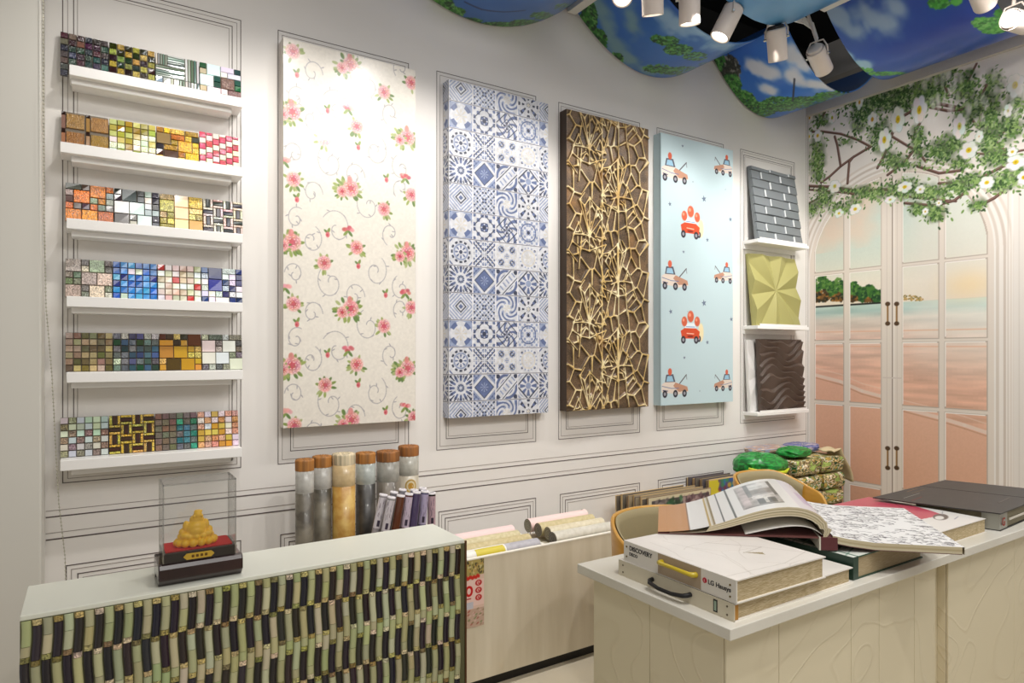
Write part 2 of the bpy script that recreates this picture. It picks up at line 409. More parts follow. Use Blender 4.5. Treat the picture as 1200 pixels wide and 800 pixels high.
# ================================================================== WALLPAPER DISPLAY PANELS
PY = WY - .06
def panel_box(label, cat, x0, x1, pr_front, m_front, side_col, name='wallpaper_display', height=None, z0=1.047, z1=2.631, side=None):
    t = thing(name, label, cat, (x0, PY, z0), 0, 'wallcovering display panels')
    w, h = x1 - x0, z1 - z0
    MB().box((0, .0012, 0), (w, .0595, h)).build('panel_board', mat(label[:12] + ' side', side_col, .5), t)
    flat_print('printed_face', pr_front, (0, 0, 0), (1, 0, 0), (0, 0, 1), m_front, t, height, (0, -1, 0))
    if side is not None:
        flat_print('printed_edge', side, (-.0006, .0592, 0), (0, -1, 0), (0, 0, 1), m_front, t)
    return t
PX = [(onY(332, 400, PY)[0], onY(487, 400, PY)[0]), (onY(526, 400, PY)[0], onY(642.5, 400, PY)[0]), (onY(664, 400, PY)[0], onY(760, 400, PY)[0]), (onY(774.5, 400, PY)[0], onY(859, 400, PY)[0])]

# ---- rose wallpaper
x0, x1 = PX[0]; pr = Print(x1 - x0, 1.584, 560, (226, 221, 211))
def pt(px, py, k=0):
    x, z = onY(px, py, PY); return x - PX[k][0], z - 1.047
SC = (168, 165, 168)
def spiral(p, u, v, r, a0, turns, d=1, w=.004, col=SC, a=.75):
    pts = []
    for i in range(40):
        f = i / 39; rr = r * (1 - .82 * f); an = a0 + d * turns * 2 * math.pi * f
        pts.append((u + rr * math.cos(an) * .8, v + rr * math.sin(an)))
    p.line(pts, w, col, a)
    for i in range(3, 38, 7):
        p.leaf(pts[i][0], pts[i][1], .016, .005, rng.uniform(0, 6.28), SC)
for py0 in (-75, 66, 207, 348):
    for (px, dy, r, a0, tn, d) in [(395, 62, .085, 2.6, 1.1, -1), (365, 75, .06, 1.2, 1.2, -1), (432, 35, .075, 2.0, 1.1, 1), (458, 68, .055, -2, 1.0, -1), (440, 112, .07, 1.0, 1.2, -1),
                                   (388, 125, .075, 2.4, 1.1, 1), (366, 20, .055, 0, 1.1, 1), (345, 115, .05, 3, 1.1, -1), (470, 132, .06, 2, 1.1, 1), (347, 50, .05, 1, 1.1, 1), (415, 0, .06, 0, 1.2, 1), (470, 15, .05, 4, 1, -1)]:
        u, v = pt(px, py0 + dy + 140); spiral(pr, u, v, r, a0, tn, d)
GR = [(128, 148, 78), (150, 165, 95), (100, 128, 70), (165, 175, 120)]
def rose(p, u, v, r, deep=(196, 84, 96)):
    for k in range(9):
        an = rng.uniform(0, 6.28); rr = r * rng.uniform(.85, 1.25)
        p.leaf(u + math.cos(an) * r * .7, v + math.sin(an) * r * .7 - r * .2, rr * .8, r * .38, an, rng.choice(GR))
    p.blob(u, v, r * .95, r, (228, 168, 168), .95, .3)
    for ring, n, c in ((.78, 11, (218, 156, 154)), (.55, 9, (206, 128, 130)), (.3, 6, (190, 92, 100))):
        for k in range(n):
            an = 6.28 * k / n + rng.uniform(-.3, .3); q = jit(c, 16)
            p.blob(u + math.cos(an) * r * ring, v + math.sin(an) * r * ring, r * .24, r * .15, q, .9, .5, an + 1.57)
            p.blob(u + math.cos(an) * r * (ring + .1), v + math.sin(an) * r * (ring + .1), r * .13, r * .06, (244, 214, 208), .8, .6, an + 1.57)
    p.blob(u, v, r * .2, r * .2, deep, .9)
def double(p, u, v, r):
    for k in range(12):
        an = rng.uniform(0, 6.28); p.leaf(u + math.cos(an) * r * .9, v + math.sin(an) * r * .7, r * .6, r * .3, an, rng.choice(GR))
    rose(p, u + r * .35, v + r * .15, r * .82); rose(p, u - r * .5, v - r * .25, r * .55, (180, 48, 66))
    p.blob(u + r * .25, v + r, r * .25, r * .35, (216, 130, 130), .8)
def bud(p, u, v, r):
    p.leaf(u, v, r * 1.5, r * .7, 1.2, GR[0]); p.leaf(u, v, r * 1.3, r * .6, 2.4, GR[2]); p.blob(u, v - r * .4, r * .55, r * .75, (210, 110, 116), .95); p.blob(u - r * .1, v - r * .5, r * .25, r * .3, (186, 66, 80), .9)
for px, py, k in [(343, 60, 'R'), (407, 78, 'D'), (450, 108, 'R'), (482, 97, 'R'), (338, 132, 'D'), (408, 126, 's'), (418, 148, 'R'), (380, 163, 'R'), (474, 162, 'D'), (333, 187, 's'), (344, 210, 'R'),
                  (407, 222, 'D'), (450, 245, 'R'), (482, 228, 'R'), (475, 207, 's'), (338, 285, 'D'), (408, 268, 's'), (418, 290, 'R'), (380, 308, 'R'), (474, 298, 'D'), (334, 335, 's'), (344, 356, 'R'),
                  (407, 363, 'D'), (450, 382, 'R'), (482, 360, 'R'), (475, 342, 's'), (338, 430, 'D'), (408, 409, 's'), (418, 427, 'R'), (381, 451, 'R'), (474, 433, 'D'), (335, 482, 's'), (345, 498, 'R'),
                  (408, 494, 'D'), (475, 475, 's'), (485, 489, 'R'), (384, 128, 'b'), (420, 171, 'b'), (384, 273, 'b'), (420, 310, 'b'), (384, 414, 'b'), (420, 449, 'b'), (453, 209, 'b'), (348, 232, 'b'), (348, 86, 'b'), (348, 378, 'b'), (452, 344, 'b'), (452, 481, 'b')]:
    u, v = pt(px, py)
    if k == 'D': double(pr, u, v, .044)
    elif k == 'R': rose(pr, u, v, .03)
    elif k == 's':
        for i in range(7): pr.blob(u + .006 * (i - 3), v + rng.uniform(-.007, .007), .009, .008, jit(rng.choice([(206, 110, 116), (228, 160, 158), (186, 80, 92)]), 12), .85, .6)
        pr.leaf(u, v - .008, .03, .012, -.9, GR[2]); pr.leaf(u, v - .008, .03, .012, -2.3, GR[0])
    else: bud(pr, u, v, .016)
n = fbm(pr.H, pr.W, 5, 3, 2)[..., None]; pr.a *= (.97 + .06 * n)
panel_box('tall cream display panel with pink rose bouquets and grey scrolls', 'wallpaper panel', x0, x1, pr, M['print_gloss'], (214, 206, 198), side=Print(.058, 1.584, 200, (222, 214, 206)))

# ---- blue and white patterned tile print
def tile_art(kind, n):
    g = (np.arange(n) + .5) / n * 2 - 1; X, Y = np.meshgrid(g, g); ax, ay = np.abs(X), np.abs(Y); r = np.hypot(X, Y); th = np.arctan2(Y, X)
    W_ = np.array((206, 208, 214.)); B = np.array((92, 106, 146.)); DK = np.array((56, 62, 84.)); LB = np.array((142, 154, 184.)); TN = np.array((205, 200, 190.))
    m = ax + ay; k = kind
    mx = np.maximum(ax, ay); mn = np.minimum(ax, ay); e = np.zeros((n, n), int)     # 0 white 1 blue 2 dark 3 light 4 tan
    def s(cond, v): e[cond] = v
    if k == 0:   s(r > .92, 3); s((r > .62) & (np.cos(4 * th) < -.2) & (r < .95), 1); s((r < .5) & (np.cos(8 * th) > .4), 4); s(m > 1.72, 1)
    elif k == 1: s(np.sin(9 * ax) * np.sin(9 * ay) > .25, 1); s((np.abs(m - 1) < .06), 2); s((r < .18), 2); s((r > .3) & (r < .36), 2)
    elif k == 2: s(np.cos(8 * th + 6 * r) > .3, 1); s(np.cos(6 * m * 2) > .85, 2); s((r < .3) & (np.cos(4 * th) > 0), 2)
    elif k == 3: s(np.sin(14 * ax) * np.sin(14 * ay) > .1, 3); s((np.abs(r - .7) < .05), 1); s(r < .14, 2)
    elif k == 4: s((np.abs(r - .75) < .08) & (np.cos(12 * th) > -.3), 2); s((r < .62) & (r > .5), 3); s((np.cos(8 * th) > .3) & (r < .48) & (r > .22), 1); s(r < .14, 2); s((m > 1.45) & (np.sin(20 * m) > 0), 1)
    elif k == 5: s((np.abs(ax - ay) < .1) & (r < 1), 0); s((np.abs(ax - ay) > .12) & (np.abs(ax - ay) < .24), 2); s((np.sin(16 * ax) * np.cos(16 * ay) > .3), 1); s((np.abs(ax - ay) > .5) & (np.cos(18 * mx) > .2), 3); s(mn < .05, 0)
    elif k == 6: s((np.hypot(ax - .5, ay - .5) < .3), 3); s((np.hypot(ax - .5, ay - .5) < .2) & (np.hypot(ax - .5, ay - .5) > .1), 2); s((r < .2), 3); s(np.sin(18 * ax) * np.sin(18 * ay) > .6, 4)
    elif k == 7: s((np.abs(r - .62) < .05), 4); s((np.hypot(ax - .6, ay - .6) < .1), 2); s((np.cos(8 * th) > .2) & (r < .34), 4); s((np.cos(16 * th) > .5) & (np.abs(r - .78) < .07), 3)
    elif k == 8: s((r > .5) & (r < .95) & (np.cos(12 * th) > 0), 1); s((r > .75) & (np.cos(24 * th) > .3), 2); s((r < .3) & (r > .12), 2); s((np.cos(10 * th) > .2) & (r < .3), 3); s(m > 1.65, 2)
    elif k == 9: s(m > 1.12, 3); s((m > 1.3) & (np.sin(16 * ax) * np.sin(16 * ay) > 0), 1); s(m < .8, 1); s((m < .8) & (np.cos(8 * th) > .3) & (r < .35), 3); s((np.abs(m - .84) < .04), 2)
    elif k == 10: s((np.abs(X - Y) > .75) & (np.sin(16 * r) > -.2), 1); s((np.abs(X - Y) > .5) & (np.abs(X - Y) < .62), 2); s((np.abs(X - Y) < .3) & (np.sin(12 * (X + Y)) > .5), 3); s((np.hypot(ax - .8, ay - .8) < .18), 2)
    elif k == 11: s((np.cos(8 * th) > -.1) & (r < .8) & (r > .3), 1); s((np.abs(m - 1.05) < .07), 2); s((r < .25), 3); s((m > 1.3) & (np.sin(22 * r) > 0), 3)
    elif k == 12: s(np.sin(m * 22) > .2, 3); s(m > 1.75, 2); s(m < .5, 0); s((np.abs(m - .42) < .07), 2); s(m < .2, 1)
    elif k == 13: s(np.sin(19 * ax + 3 * ay) * np.sin(19 * ay + 3 * ax) > .0, 3); s(np.sin(13 * ax) * np.sin(13 * ay) > .55, 2)
    elif k == 14: s((np.cos(7 * th + 5 * np.sin(4 * r)) > -.1) & (r > .35), 3); s((np.cos(7 * th + 5 * np.sin(4 * r)) > .5) & (r > .5), 1); s((r < .3) & (np.cos(6 * th) > .3), 4)
    else: s((np.cos(8 * th) > .3) & (np.sin(16 * r) > -.2), 2); s((np.hypot(ax - .5, ay - .5) < .12), 1); s((m > 1.4) & (np.sin(30 * ax) > 0), 3); s(r < .12, 4)
    pal = np.stack([W_, B, DK, LB, TN]); out = pal[e]
    ed = (mx > .955); out[ed] = (216, 216, 220)
    return out.astype(np.float32)
x0, x1 = PX[1]; TS = .1285; ppm = 600; n = int(TS * ppm)
def tile_print(w, off, cols):
    p = Print(w, 1.584, ppm, (220, 220, 224)); rows = 13
    top = p.H - int(.098 * ppm)                      # first joint below the top edge
    for r_ in range(-1, rows):
        for c_ in range(-1, 6):
            a = tile_art(((r_ % 4) * 4 + (c_ % 4)) % 16, n)
            y1 = top - r_ * n; y0 = y1 - n; xx0 = int(off * ppm) + c_ * n; xx1 = xx0 + n
            ya, yb, xa, xb = max(0, y0), min(p.H, y1), max(0, xx0), min(p.W, xx1)
            if ya < yb and xa < xb: p.a[ya:yb, xa:xb] = a[ya - y0:yb - y0, xa - xx0:xb - xx0]
    k = 0
    for r_ in range(-1, rows): yy = top - r_ * n; p.a[max(0, yy - 1):max(0, yy + 1)] = (92, 92, 104)
    return p
pr = tile_print(x1 - x0, 0, 5)
nz = fbm(pr.H, pr.W, 8, 21, 3)[..., None]; pr.a = pr.a * (.9 + .2 * nz)
sd = tile_print(.058, .058 - TS, 2)
panel_box('tall display panel of blue and white patchwork patterned tiles', 'wallpaper panel', x0, x1, pr, M['print'], (150, 150, 158), side=sd)

# ---- gold web relief
x0, x1 = PX[2]; w = x1 - x0; pr = Print(w, 1.584, 520, (84, 62, 40)); H, W = pr.H, pr.W
P_ = .375; sx, sz = .00118, .00095         # metres per unit of the repeat
segs = []
fan = [((0, 0), (-55, 195)), ((0, 0), (-28, 165)), ((0, 0), (2, 215)), ((0, 0), (48, 165)), ((0, 0), (75, 110)), ((-55, 195), (-28, 240)), ((-28, 165), (-55, 195)), ((-28, 165), (2, 215)), ((48, 165), (2, 215)), ((48, 165), (90, 150)), ((75, 110), (48, 165)),
       ((-90, 0), (-62, 68)), ((-62, 68), (-36, 4)), ((-90, 0), (-36, 4)), ((-36, 4), (0, 0)), ((0, 0), (40, -20)), ((36, 0), (62, 60)), ((62, 60), (98, -8)), ((36, 0), (98, -8)),
       ((-90, 0), (-98, -40)), ((-98, -40), (-50, -75)), ((-50, -75), (0, -85)), ((0, -85), (40, -65)), ((40, -65), (98, -40)), ((-45, -10), (-50, -75)), ((-20, -20), (-50, -45)), ((0, 0), (0, -85)), ((20, -18), (42, -64)), ((-98, -40), (-120, -90)), ((-120, -90), (-70, -150)), ((-50, -75), (-60, -190)), ((98, -40), (62, -120)), ((40, -65), (92, -260))]
lat = []
for j in range(-1, 5):
    for (cx, cy) in ((-75, 0), (95, -245)):
        lat.append((cx, cy + j * 490))
for (cx, cy) in lat:
    fl = -1 if cx == 95 else 1
    for (a, b) in fan:
        segs.append(((245 - 30 + cx + fl * a[0]) * sx - .02, (cy + a[1]) * sz, (245 - 30 + cx + fl * b[0]) * sx - .02, (cy + b[1]) * sz))
for xx in (215, 315): segs.append((xx * sx - .02, 0, xx * sx - .02, 1.6))
dist = np.full((H, W), .05, np.float32); acc = np.zeros((H, W), np.float32); KS = .0032
for (a, b, c, d) in segs:
    bx = pr._box(min(a, c) - .02, min(b, d) - .02, max(a, c) + .02, max(b, d) + .02)
    if bx is None: continue
    dx, dy = c - a, d - b; t = np.clip(((pr.U[bx] - a) * dx + (pr.V[bx] - b) * dy) / (dx * dx + dy * dy + 1e-9), 0, 1)
    dd = np.hypot(pr.U[bx] - a - t * dx, pr.V[bx] - b - t * dy)
    dist[bx] = np.minimum(dist[bx], dd); acc[bx] += np.exp(-dd / KS)
# rounded cells between the fans
pts = []
for j in range(-1, 5):
    g = np.random.RandomState(5)
    cell = []
    while len(cell) < 40:
        q = (g.rand() * w, g.rand() * .4655)
        if all(math.hypot(q[0] - c[0], (q[1] - c[1] + .23) % .4655 - .23) > .042 for c in cell) or g.rand() < .002: cell.append(q)
    pts += [(a, j * .4655 + b) for a, b in cell]
pts = np.array(pts); f1 = np.full((H, W), 9., np.float32); f2 = f1.copy()
for (a, b) in pts:
    d = np.hypot((pr.U - a), (pr.V - b) * .7); m1 = d < f1; f2 = np.where(m1, f1, np.minimum(f2, d)); f1 = np.where(m1, d, f1)
vor = (f2 - f1) * .5
vor = np.where((dist < .008), .05, vor)
dist2 = -KS * np.log(acc + np.exp(-vor / KS) + 1e-6)
rib = np.clip((.0034 - dist2) / .0018, 0, 1)
nz = fbm(H, W, 26, 9, 5); fine = np.random.RandomState(3).rand(H, W).astype(np.float32)
streak = fbm(H, W * 1, 3, 12, 1)
base = np.array((112, 88, 62.)) * (.45 + .85 * nz + .6 * (fine - .5))[..., None]
gold = np.array((206, 174, 108.)) * (.9 + .2 * fine)[..., None]; pale = np.array((240, 228, 186.))
wpale = np.clip(nz * 2.4 - .8, 0, 1)[..., None]; gold = gold * (1 - wpale) + pale * wpale
pr.a = (base * (1 - rib[..., None]) + gold * rib[..., None]).astype(np.float32)
amb = np.clip(fbm(H, W, 60, 33, 3) * 3 - 1.9, 0, 1)[..., None] * .5; pr.a = pr.a * (1 - amb) + np.array((170, 112, 40.)) * amb
M['gold_web'] = mat('gold relief', attr=True, rough=.35, spec=.6)
hgt = .012 * np.clip((.0066 - dist2) / .005, 0, 1) + .0015 * fine * (1 - rib)
hgt[:2] = 0; hgt[-2:] = 0; hgt[:, :2] = 0; hgt[:, -2:] = 0
panel_box('tall dark brown display panel under a raised gold web pattern', 'wallpaper panel', x0, x1, pr, M['gold_web'], (62, 44, 28), height=hgt, side=None)

# ---- pale blue children's paper with little vehicles and stars
x0, x1 = PX[3]; pr = Print(x1 - x0, 1.584, 560, (190, 211, 217))
def P3(px, py): return pt(px, py, 3)
def star(u, v, r, col):
    pts = []
    for i in range(10):
        a = math.pi / 2 + i * math.pi / 5 + .2; q = r if i % 2 == 0 else r * .42; pts.append((u + q * math.cos(a), v + q * math.sin(a)))
    pr.poly(pts, col, .85)
for px, py, r in [(800, 171, .011), (825, 233, .023), (785, 239, .016), (856, 257, .017), (829, 281, .015), (801, 295, .012), (825, 355, .023), (786, 365, .017), (857, 374, .016), (829, 401, .015), (802, 419, .012), (812, 213, .006), (850, 222, .005), (838, 330, .005), (806, 365, .004), (820, 458, .006), (795, 458, .005)]:
    u, v = P3(px, py); star(u, v, r, (92, 104, 128))
def wheel(u, v, r):
    pr.blob(u, v, r, r * 1.15, (44, 42, 52), 1, .2); pr.blob(u, v, r * .5, r * .55, (150, 150, 158), 1, .3)
def truck(u, v, k=1.0, fl=1):
    X = lambda a, b: (u + fl * a * k * 1.25, v + b * k)
    pr.line([X(.035, .01), X(.072, .052)], .006 * k, (96, 92, 100)); pr.line([X(.072, .052), X(.075, .03)], .003 * k, (96, 92, 100))
    pr.poly([X(-.062, -.03), X(-.062, .008), X(-.04, .022), X(.01, .018), X(.078, -.008), X(.085, -.03), X(.03, -.042)], (222, 208, 196))
    pr.poly([X(.0, .0), X(.012, .016), X(.078, -.006), X(.082, -.026), X(.03, -.03)], (186, 140, 116))
    pr.poly([X(-.045, .018), X(-.038, .055), X(-.0, .056), X(.012, .018)], (82, 84, 100)); pr.poly([X(-.038, .022), X(-.032, .048), X(-.006, .048), X(.002, .022)], (150, 190, 214))
    pr.blob(*X(-.018, .068), .013 * k, .017 * k, (206, 96, 70)); pr.line([X(-.06, .0), X(-.01, -.012), X(.03, -.012)], .003 * k, (90, 110, 160)); pr.line([X(-.055, -.02), X(-.03, -.024)], .004 * k, (70, 80, 120))
    for a in (-.045, .012, .062): wheel(*X(a, -.038), .0155 * k)
def red_car(u, v, k=1.0):
    X = lambda a, b: (u + a * k * 1.15, v + b * k)
    pr.blob(*X(.062, .0), .018 * k, .042 * k, (236, 216, 170), .9); wheel(*X(.05, -.03), .013 * k)
    pr.poly([X(-.048, -.03), X(-.055, .005), X(-.03, .02), X(.03, .02), X(.055, .003), X(.05, -.03)], (206, 78, 44))
    pr.poly([X(-.032, .018), X(-.02, .042), X(.022, .042), X(.034, .018)], (224, 232, 238)); pr.line([X(-.024, .024), X(.026, .024)], .003 * k, (80, 130, 190))
    pr.line([X(-.02, -.006), X(.02, -.008)], .004 * k, (240, 200, 180)); pr.blob(*X(0, -.02), .02 * k, .005 * k, (130, 40, 30))
    for a in (-.04, .034): wheel(*X(a, -.036), .015 * k)
    for a, b, r in ((-.034, .048, .018), (.002, .072, .021), (.04, .05, .018)): pr.blob(*X(a, b), r * k, r * 1.25 * k, (206, 96, 66)); pr.blob(*X(a - .005, b + .007), r * .4 * k, r * .4 * k, (232, 150, 120))
for py in (200, 326, 452): truck(*P3(789, py), 1.22); truck(*P3(849, py - 4), .95, -1)
for py in (266, 389): red_car(*P3(809, py), 1.3)
panel_box("tall pale blue children's display panel with little trucks, red cars and stars", 'wallpaper panel', x0, x1, pr, M['print_matt'], (186, 208, 214), side=Print(.058, 1.584, 100, (190, 211, 217)))

# ================================================================== RELIEF SAMPLES ON THE THREE SMALL SHELVES
for i, (z, wd) in enumerate(((2.085, 'topmost'), (1.53, 'middle'), (.97, 'lowest'))):
    t = thing('relief_shelf', 'thin white wall shelf beside the mural, %s of three' % wd, 'shelf', (3.59, WY, z), 0, 'thin white shelves of relief samples')
    MB().box((0, -.115, -.022), (.55, 0, 0)).build('shelf_board', M['shelf'], t, .002)
    MB().box((.03, -.113, -.0005), (.53, -.108, .012)).build('stop_lip', M['shelf'], t)
    MB().box((.002, -.011, -.052), (.548, -.0005, -.022)).build('wall_rail', M['shelf'], t)
def relief(name, label, x0, w, zb, h, base_y, top_y, Hf, col, rough=.5, res=150, thick=.018, tint=None):
    W_ = int(w * res * 2); H_ = int(h * res * 2); u = np.linspace(0, w, W_); v = np.linspace(0, h, H_); U, V = np.meshgrid(u, v)
    Z = Hf(U, V, w, h); Z[:1] = 0; Z[-1:] = 0; Z[:, :1] = 0; Z[:, -1:] = 0; lean = math.atan2(top_y - base_y, h)
    t = thing(name, label, 'relief sample', (x0, base_y, zb), 0, 'relief wall panel samples'); t.rotation_euler = (-lean, 0, 0)
    pos = np.stack([U, -Z, V], -1); m = mat(name + ' finish', col, rough)
    me_pr = np.empty(pos.shape, np.float32); me_pr[:] = col
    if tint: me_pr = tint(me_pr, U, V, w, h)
    M_ = mat(name + ' face', attr=True, rough=rough)
    o = print_mesh('relief_face', pos, me_pr, M_, t, smooth=False)
    MB().box((0, .0, 0), (w, thick, h)).build('backing', m, t)
    return t, o
def bricks(U, V, w, h):
    rh = h / 8.5; r_ = np.floor(V / rh); fv = V / rh - r_; off = np.where(r_ % 2 == 0, 0.12, .48) + .07 * np.sin(r_ * 2.1)
    bl = w * .42; c_ = (U / bl + off); fu = c_ - np.floor(c_)
    z = .003 + .010 * (1 - fu) + .003 * (1 - fv); z = np.where(fv < .08, z * .4, z); return z
def brick_glints(a, U, V, w, h):  # glints on the brick ends painted into the colour, plus dark row joints
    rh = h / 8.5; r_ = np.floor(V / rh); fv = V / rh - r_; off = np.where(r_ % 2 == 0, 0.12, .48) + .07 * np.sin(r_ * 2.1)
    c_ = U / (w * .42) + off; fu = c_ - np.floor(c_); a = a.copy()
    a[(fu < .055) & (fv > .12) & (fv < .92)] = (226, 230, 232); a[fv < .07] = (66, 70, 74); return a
def facets(U, V, w, h):
    x = U / w * 2 - 1; y = V / h * 2 - 1; th = np.arctan2(y, x * 1.0); r = np.maximum(np.abs(x), np.abs(y))
    k = (th + .25) / (2 * np.pi) * 16; f = np.abs(k % 2 - 1)
    return .002 + .052 * f * np.clip(r, 0, 1) * (1.15 - .55 * r) + .012 * (1 - r)
def waves(U, V, w, h):
    ph = V / h * 9 + .55 * np.sin(U / w * 6 + V / h * 5) + .35 * np.sin(U / w * 11 - V / h * 7); f = ph - np.floor(ph)
    return .003 + .017 * np.where(f < .8, f / .8, (1 - f) / .2)
relief('relief_brick_sample', 'silver-grey stepped brick relief panel leaning on the topmost small shelf', 3.625, .482, 2.0855, .495, WY - .082, WY - .022, bricks, (120, 126, 130), .3, tint=brick_glints)
relief('relief_star_sample', 'olive-green faceted starburst relief panel on the middle small shelf', 3.612, .485, 1.5305, .475, WY - .070, WY - .022, facets, (168, 163, 102), .5)
relief('relief_wave_sample', 'dark brown rippled wave relief panel on the lowest small shelf', 3.655, .465, .9705, .475, WY - .088, WY - .066, waves, (82, 68, 60), .4, res=170)
relief('relief_white_sample', 'white folded relief panel peeking out behind the dark brown one', 3.60, .2, .9705, .47, WY - .046, WY - .022, lambda U, V, w, h: facets(U, V, w, h) * .3, (226, 224, 222), .5)
# ================================================================== MOSAIC-FRONTED DISPLAY CABINET
CX0, CX1, CY0, CY1, CZ = -.135, 1.017, 1.868, 2.10, .75
cab = thing('display_cabinet', 'low white-topped cabinet with a front of green and black glass strips', 'cabinet', (CX0, CY0, 0))
cw = CX1 - CX0
MB().box((.004, .004, .06), (cw - .002, CY1 - CY0, CZ - .012)).box((.03, .03, 0), (cw - .03, CY1 - CY0 - .02, .06)).build('body', mat('cabinet side', (205, 190, 160), .5), cab)
MB().box((0, 0, CZ - .012), (cw, CY1 - CY0 + .002, CZ)).build('top', mat('cabinet top', (226, 228, 216), .3), cab, .002)
mb = MB(); pitch = .0203; ncol = int(cw / pitch); per = .2075
def strip(c, z0, z1, col, proud=.006, gl=0.0):
    z0 = max(z0, .065)
    if z1 <= z0 + .002: return
    n = max(1, int((z1 - z0) / .016)); rows = []
    tl = rng.uniform(-.0006, .0006)
    for i in range(n + 1):
        z = z0 + .0006 + (z1 - z0 - .0012) * i / n; wob = .0021 * math.sin((CZ - z) / .082 * math.pi) 
        xa = c * pitch + .0008 + wob; xb = (c + 1) * pitch - .0008 + wob; e = .0022
        rows.append([(xa, 0, z), (xa + e, -proud * .8 + tl, z), ((xa + xb) / 2, -proud, z), (xb - e, -proud * .8 - tl, z), (xb, 0, z)])
    mb.grid(rows, 0, col[:3] + (gl,)); a, b = rows[-1], rows[0]
    mb.add(a + b, [(0, 1, 2, 3, 4), (9, 8, 7, 6, 5)], 0, col[:3] + (gl,))
GRN = [(188, 188, 148), (180, 180, 136), (196, 196, 162), (174, 178, 134)]; GLD = [(150, 140, 84), (176, 164, 110), (120, 108, 66), (196, 180, 150)]
for c in range(ncol):
    ph = 0 if c % 2 else per * .4                 # the dark pieces step down on every other strip
    z = CZ - .026
    k = -1
    while True:
        zt = z - (k * per + ph)                   # top of this repeat
        if zt < .07: break
        def S(a, b, col, g=0.0):
            hi = min(zt - a, CZ - .0125); lo = zt - b
            if hi > lo: strip(c, lo, hi, jit(col, 9), gl=g)
        S(0, .0805, rng.choice([(30, 26, 34), (24, 22, 34), (40, 34, 42)])); S(.0805, .094, rng.choice(GLD), 1.0)
        cut = rng.choice((.135, .15, .17)); S(.094, cut, rng.choice(GRN)); S(cut, .194, rng.choice(GRN)); S(.194, per, rng.choice(GLD), 1.0)
        k += 1
o = mb.build('mosaic_front', M['tile'], cab)
MB().box((0, -.0005, .065), (cw, .004, CZ - .012)).build('mosaic_backing', mat('green grout', (92, 92, 62), .7), cab)
MB().box((cw + .001, -.004, .065), (cw + .006, .002, CZ - .004)).build('corner_trim', mat('bronze trim', (120, 86, 60), .4, .6), cab)

# ================================================================== GOLDEN FIGURINE IN ITS CASE
fx, fy, fr = .146, 1.893, .004
wood = mat('dark rosewood', (44, 16, 18), .22, coat=.5, noise=(9, (28, 10, 12), .2))
fb = thing('figurine_stand', 'dark rosewood stand with rounded ends and a red felt top under the clear case', 'stand', (fx, fy, CZ))
W0, D0 = .203, .14
prof = [(0, .018), (0, .046), (.006, .055), (.016, .058), (.026, .054), (D0 - .026, .054), (D0 - .016, .058), (D0 - .006, .055), (D0, .046), (D0, .018), (D0 - .02, .0), (D0 - .036, .0), (D0 - .042, .013), (.042, .013), (.036, 0), (.02, 0)]
mb = MB(); n = len(prof); vs = [(x, y, z) for x in (0, W0) for y, z in prof]
mb.add(vs, [tuple(range(n)), tuple(range(2 * n - 1, n - 1, -1))] + [(i, n + i, n + (i + 1) % n, (i + 1) % n) for i in range(n)])
mb.build('base', wood, fb, .003)
MB().box((.012, .012, .0545), (W0 - .018, D0 - .022, .083)).build('plinth', mat('black plinth', (36, 26, 22), .35), fb, .002)
MB().box((.018, .02, .083), (W0 - .024, D0 - .028, .0862)).build('red_felt', mat('red felt', (206, 16, 28), .8), fb)
mb = MB(); pq = [(.058, 0), (.066, .008), (.125, .008), (.133, 0), (.125, -.008), (.066, -.008)]
mb.add([(x, .0117, .069 + z) for x, z in pq] + [(x, .0095, .069 + z) for x, z in pq], [tuple(range(6)), (11, 10, 9, 8, 7, 6)] + [(i, (i + 1) % 6, 6 + (i + 1) % 6, 6 + i) for i in range(6)])
pqo = mb.build('name_plate', mat('gold plate', (206, 170, 62), .35, .3), fb)
mb = MB()
for i in range(4): mb.box((.078 + i * .0105, .009, .0655), (.084 + i * .0105, .0096, .0725)).box((.0772 + i * .0105, .009, .0682), (.0846 + i * .0105, .0096, .0692))
mb.build('plate_marks', mat('engraving', (110, 78, 20), .6), fb)
# acrylic case
am = bpy.data.materials.new('clear acrylic'); am.use_nodes = True; nt = am.node_tree; nt.nodes.clear()
def acrylic(nt, tint, face, rim):
    out = nt.nodes.new('ShaderNodeOutputMaterial'); tr = nt.nodes.new('ShaderNodeBsdfTransparent'); tr.inputs[0].default_value = tint
    gl = nt.nodes.new('ShaderNodeBsdfGlossy'); gl.inputs['Roughness'].default_value = .03
    fr_ = nt.nodes.new('ShaderNodeLayerWeight'); fr_.inputs[0].default_value = .25
    mr = nt.nodes.new('ShaderNodeMapRange'); mr.inputs['To Min'].default_value = face; mr.inputs['To Max'].default_value = rim
    mx = nt.nodes.new('ShaderNodeMixShader'); nt.links.new(fr_.outputs['Fresnel'], mr.inputs['Value']); nt.links.new(mr.outputs[0], mx.inputs[0])
    nt.links.new(tr.outputs[0], mx.inputs[1]); nt.links.new(gl.outputs[0], mx.inputs[2]); nt.links.new(mx.outputs[0], out.inputs[0])
acrylic(nt, (.985, .985, .98, 1), .04, .6)
em = bpy.data.materials.new('acrylic edge'); em.use_nodes = True; em.node_tree.nodes.clear(); acrylic(em.node_tree, (.93, .93, .91, 1), .25, .7)
a0, a1, b0, b1, c0, c1 = fx + .0105, fx + W0 - .016, fy + .010, fy + D0 - .020, CZ + .0592, CZ + .262
case = thing('display_case', 'clear acrylic box covering the golden figurine', 'case', (a0, b0, c0))
X, Y, Z = a1 - a0, b1 - b0, c1 - c0; t_ = .003
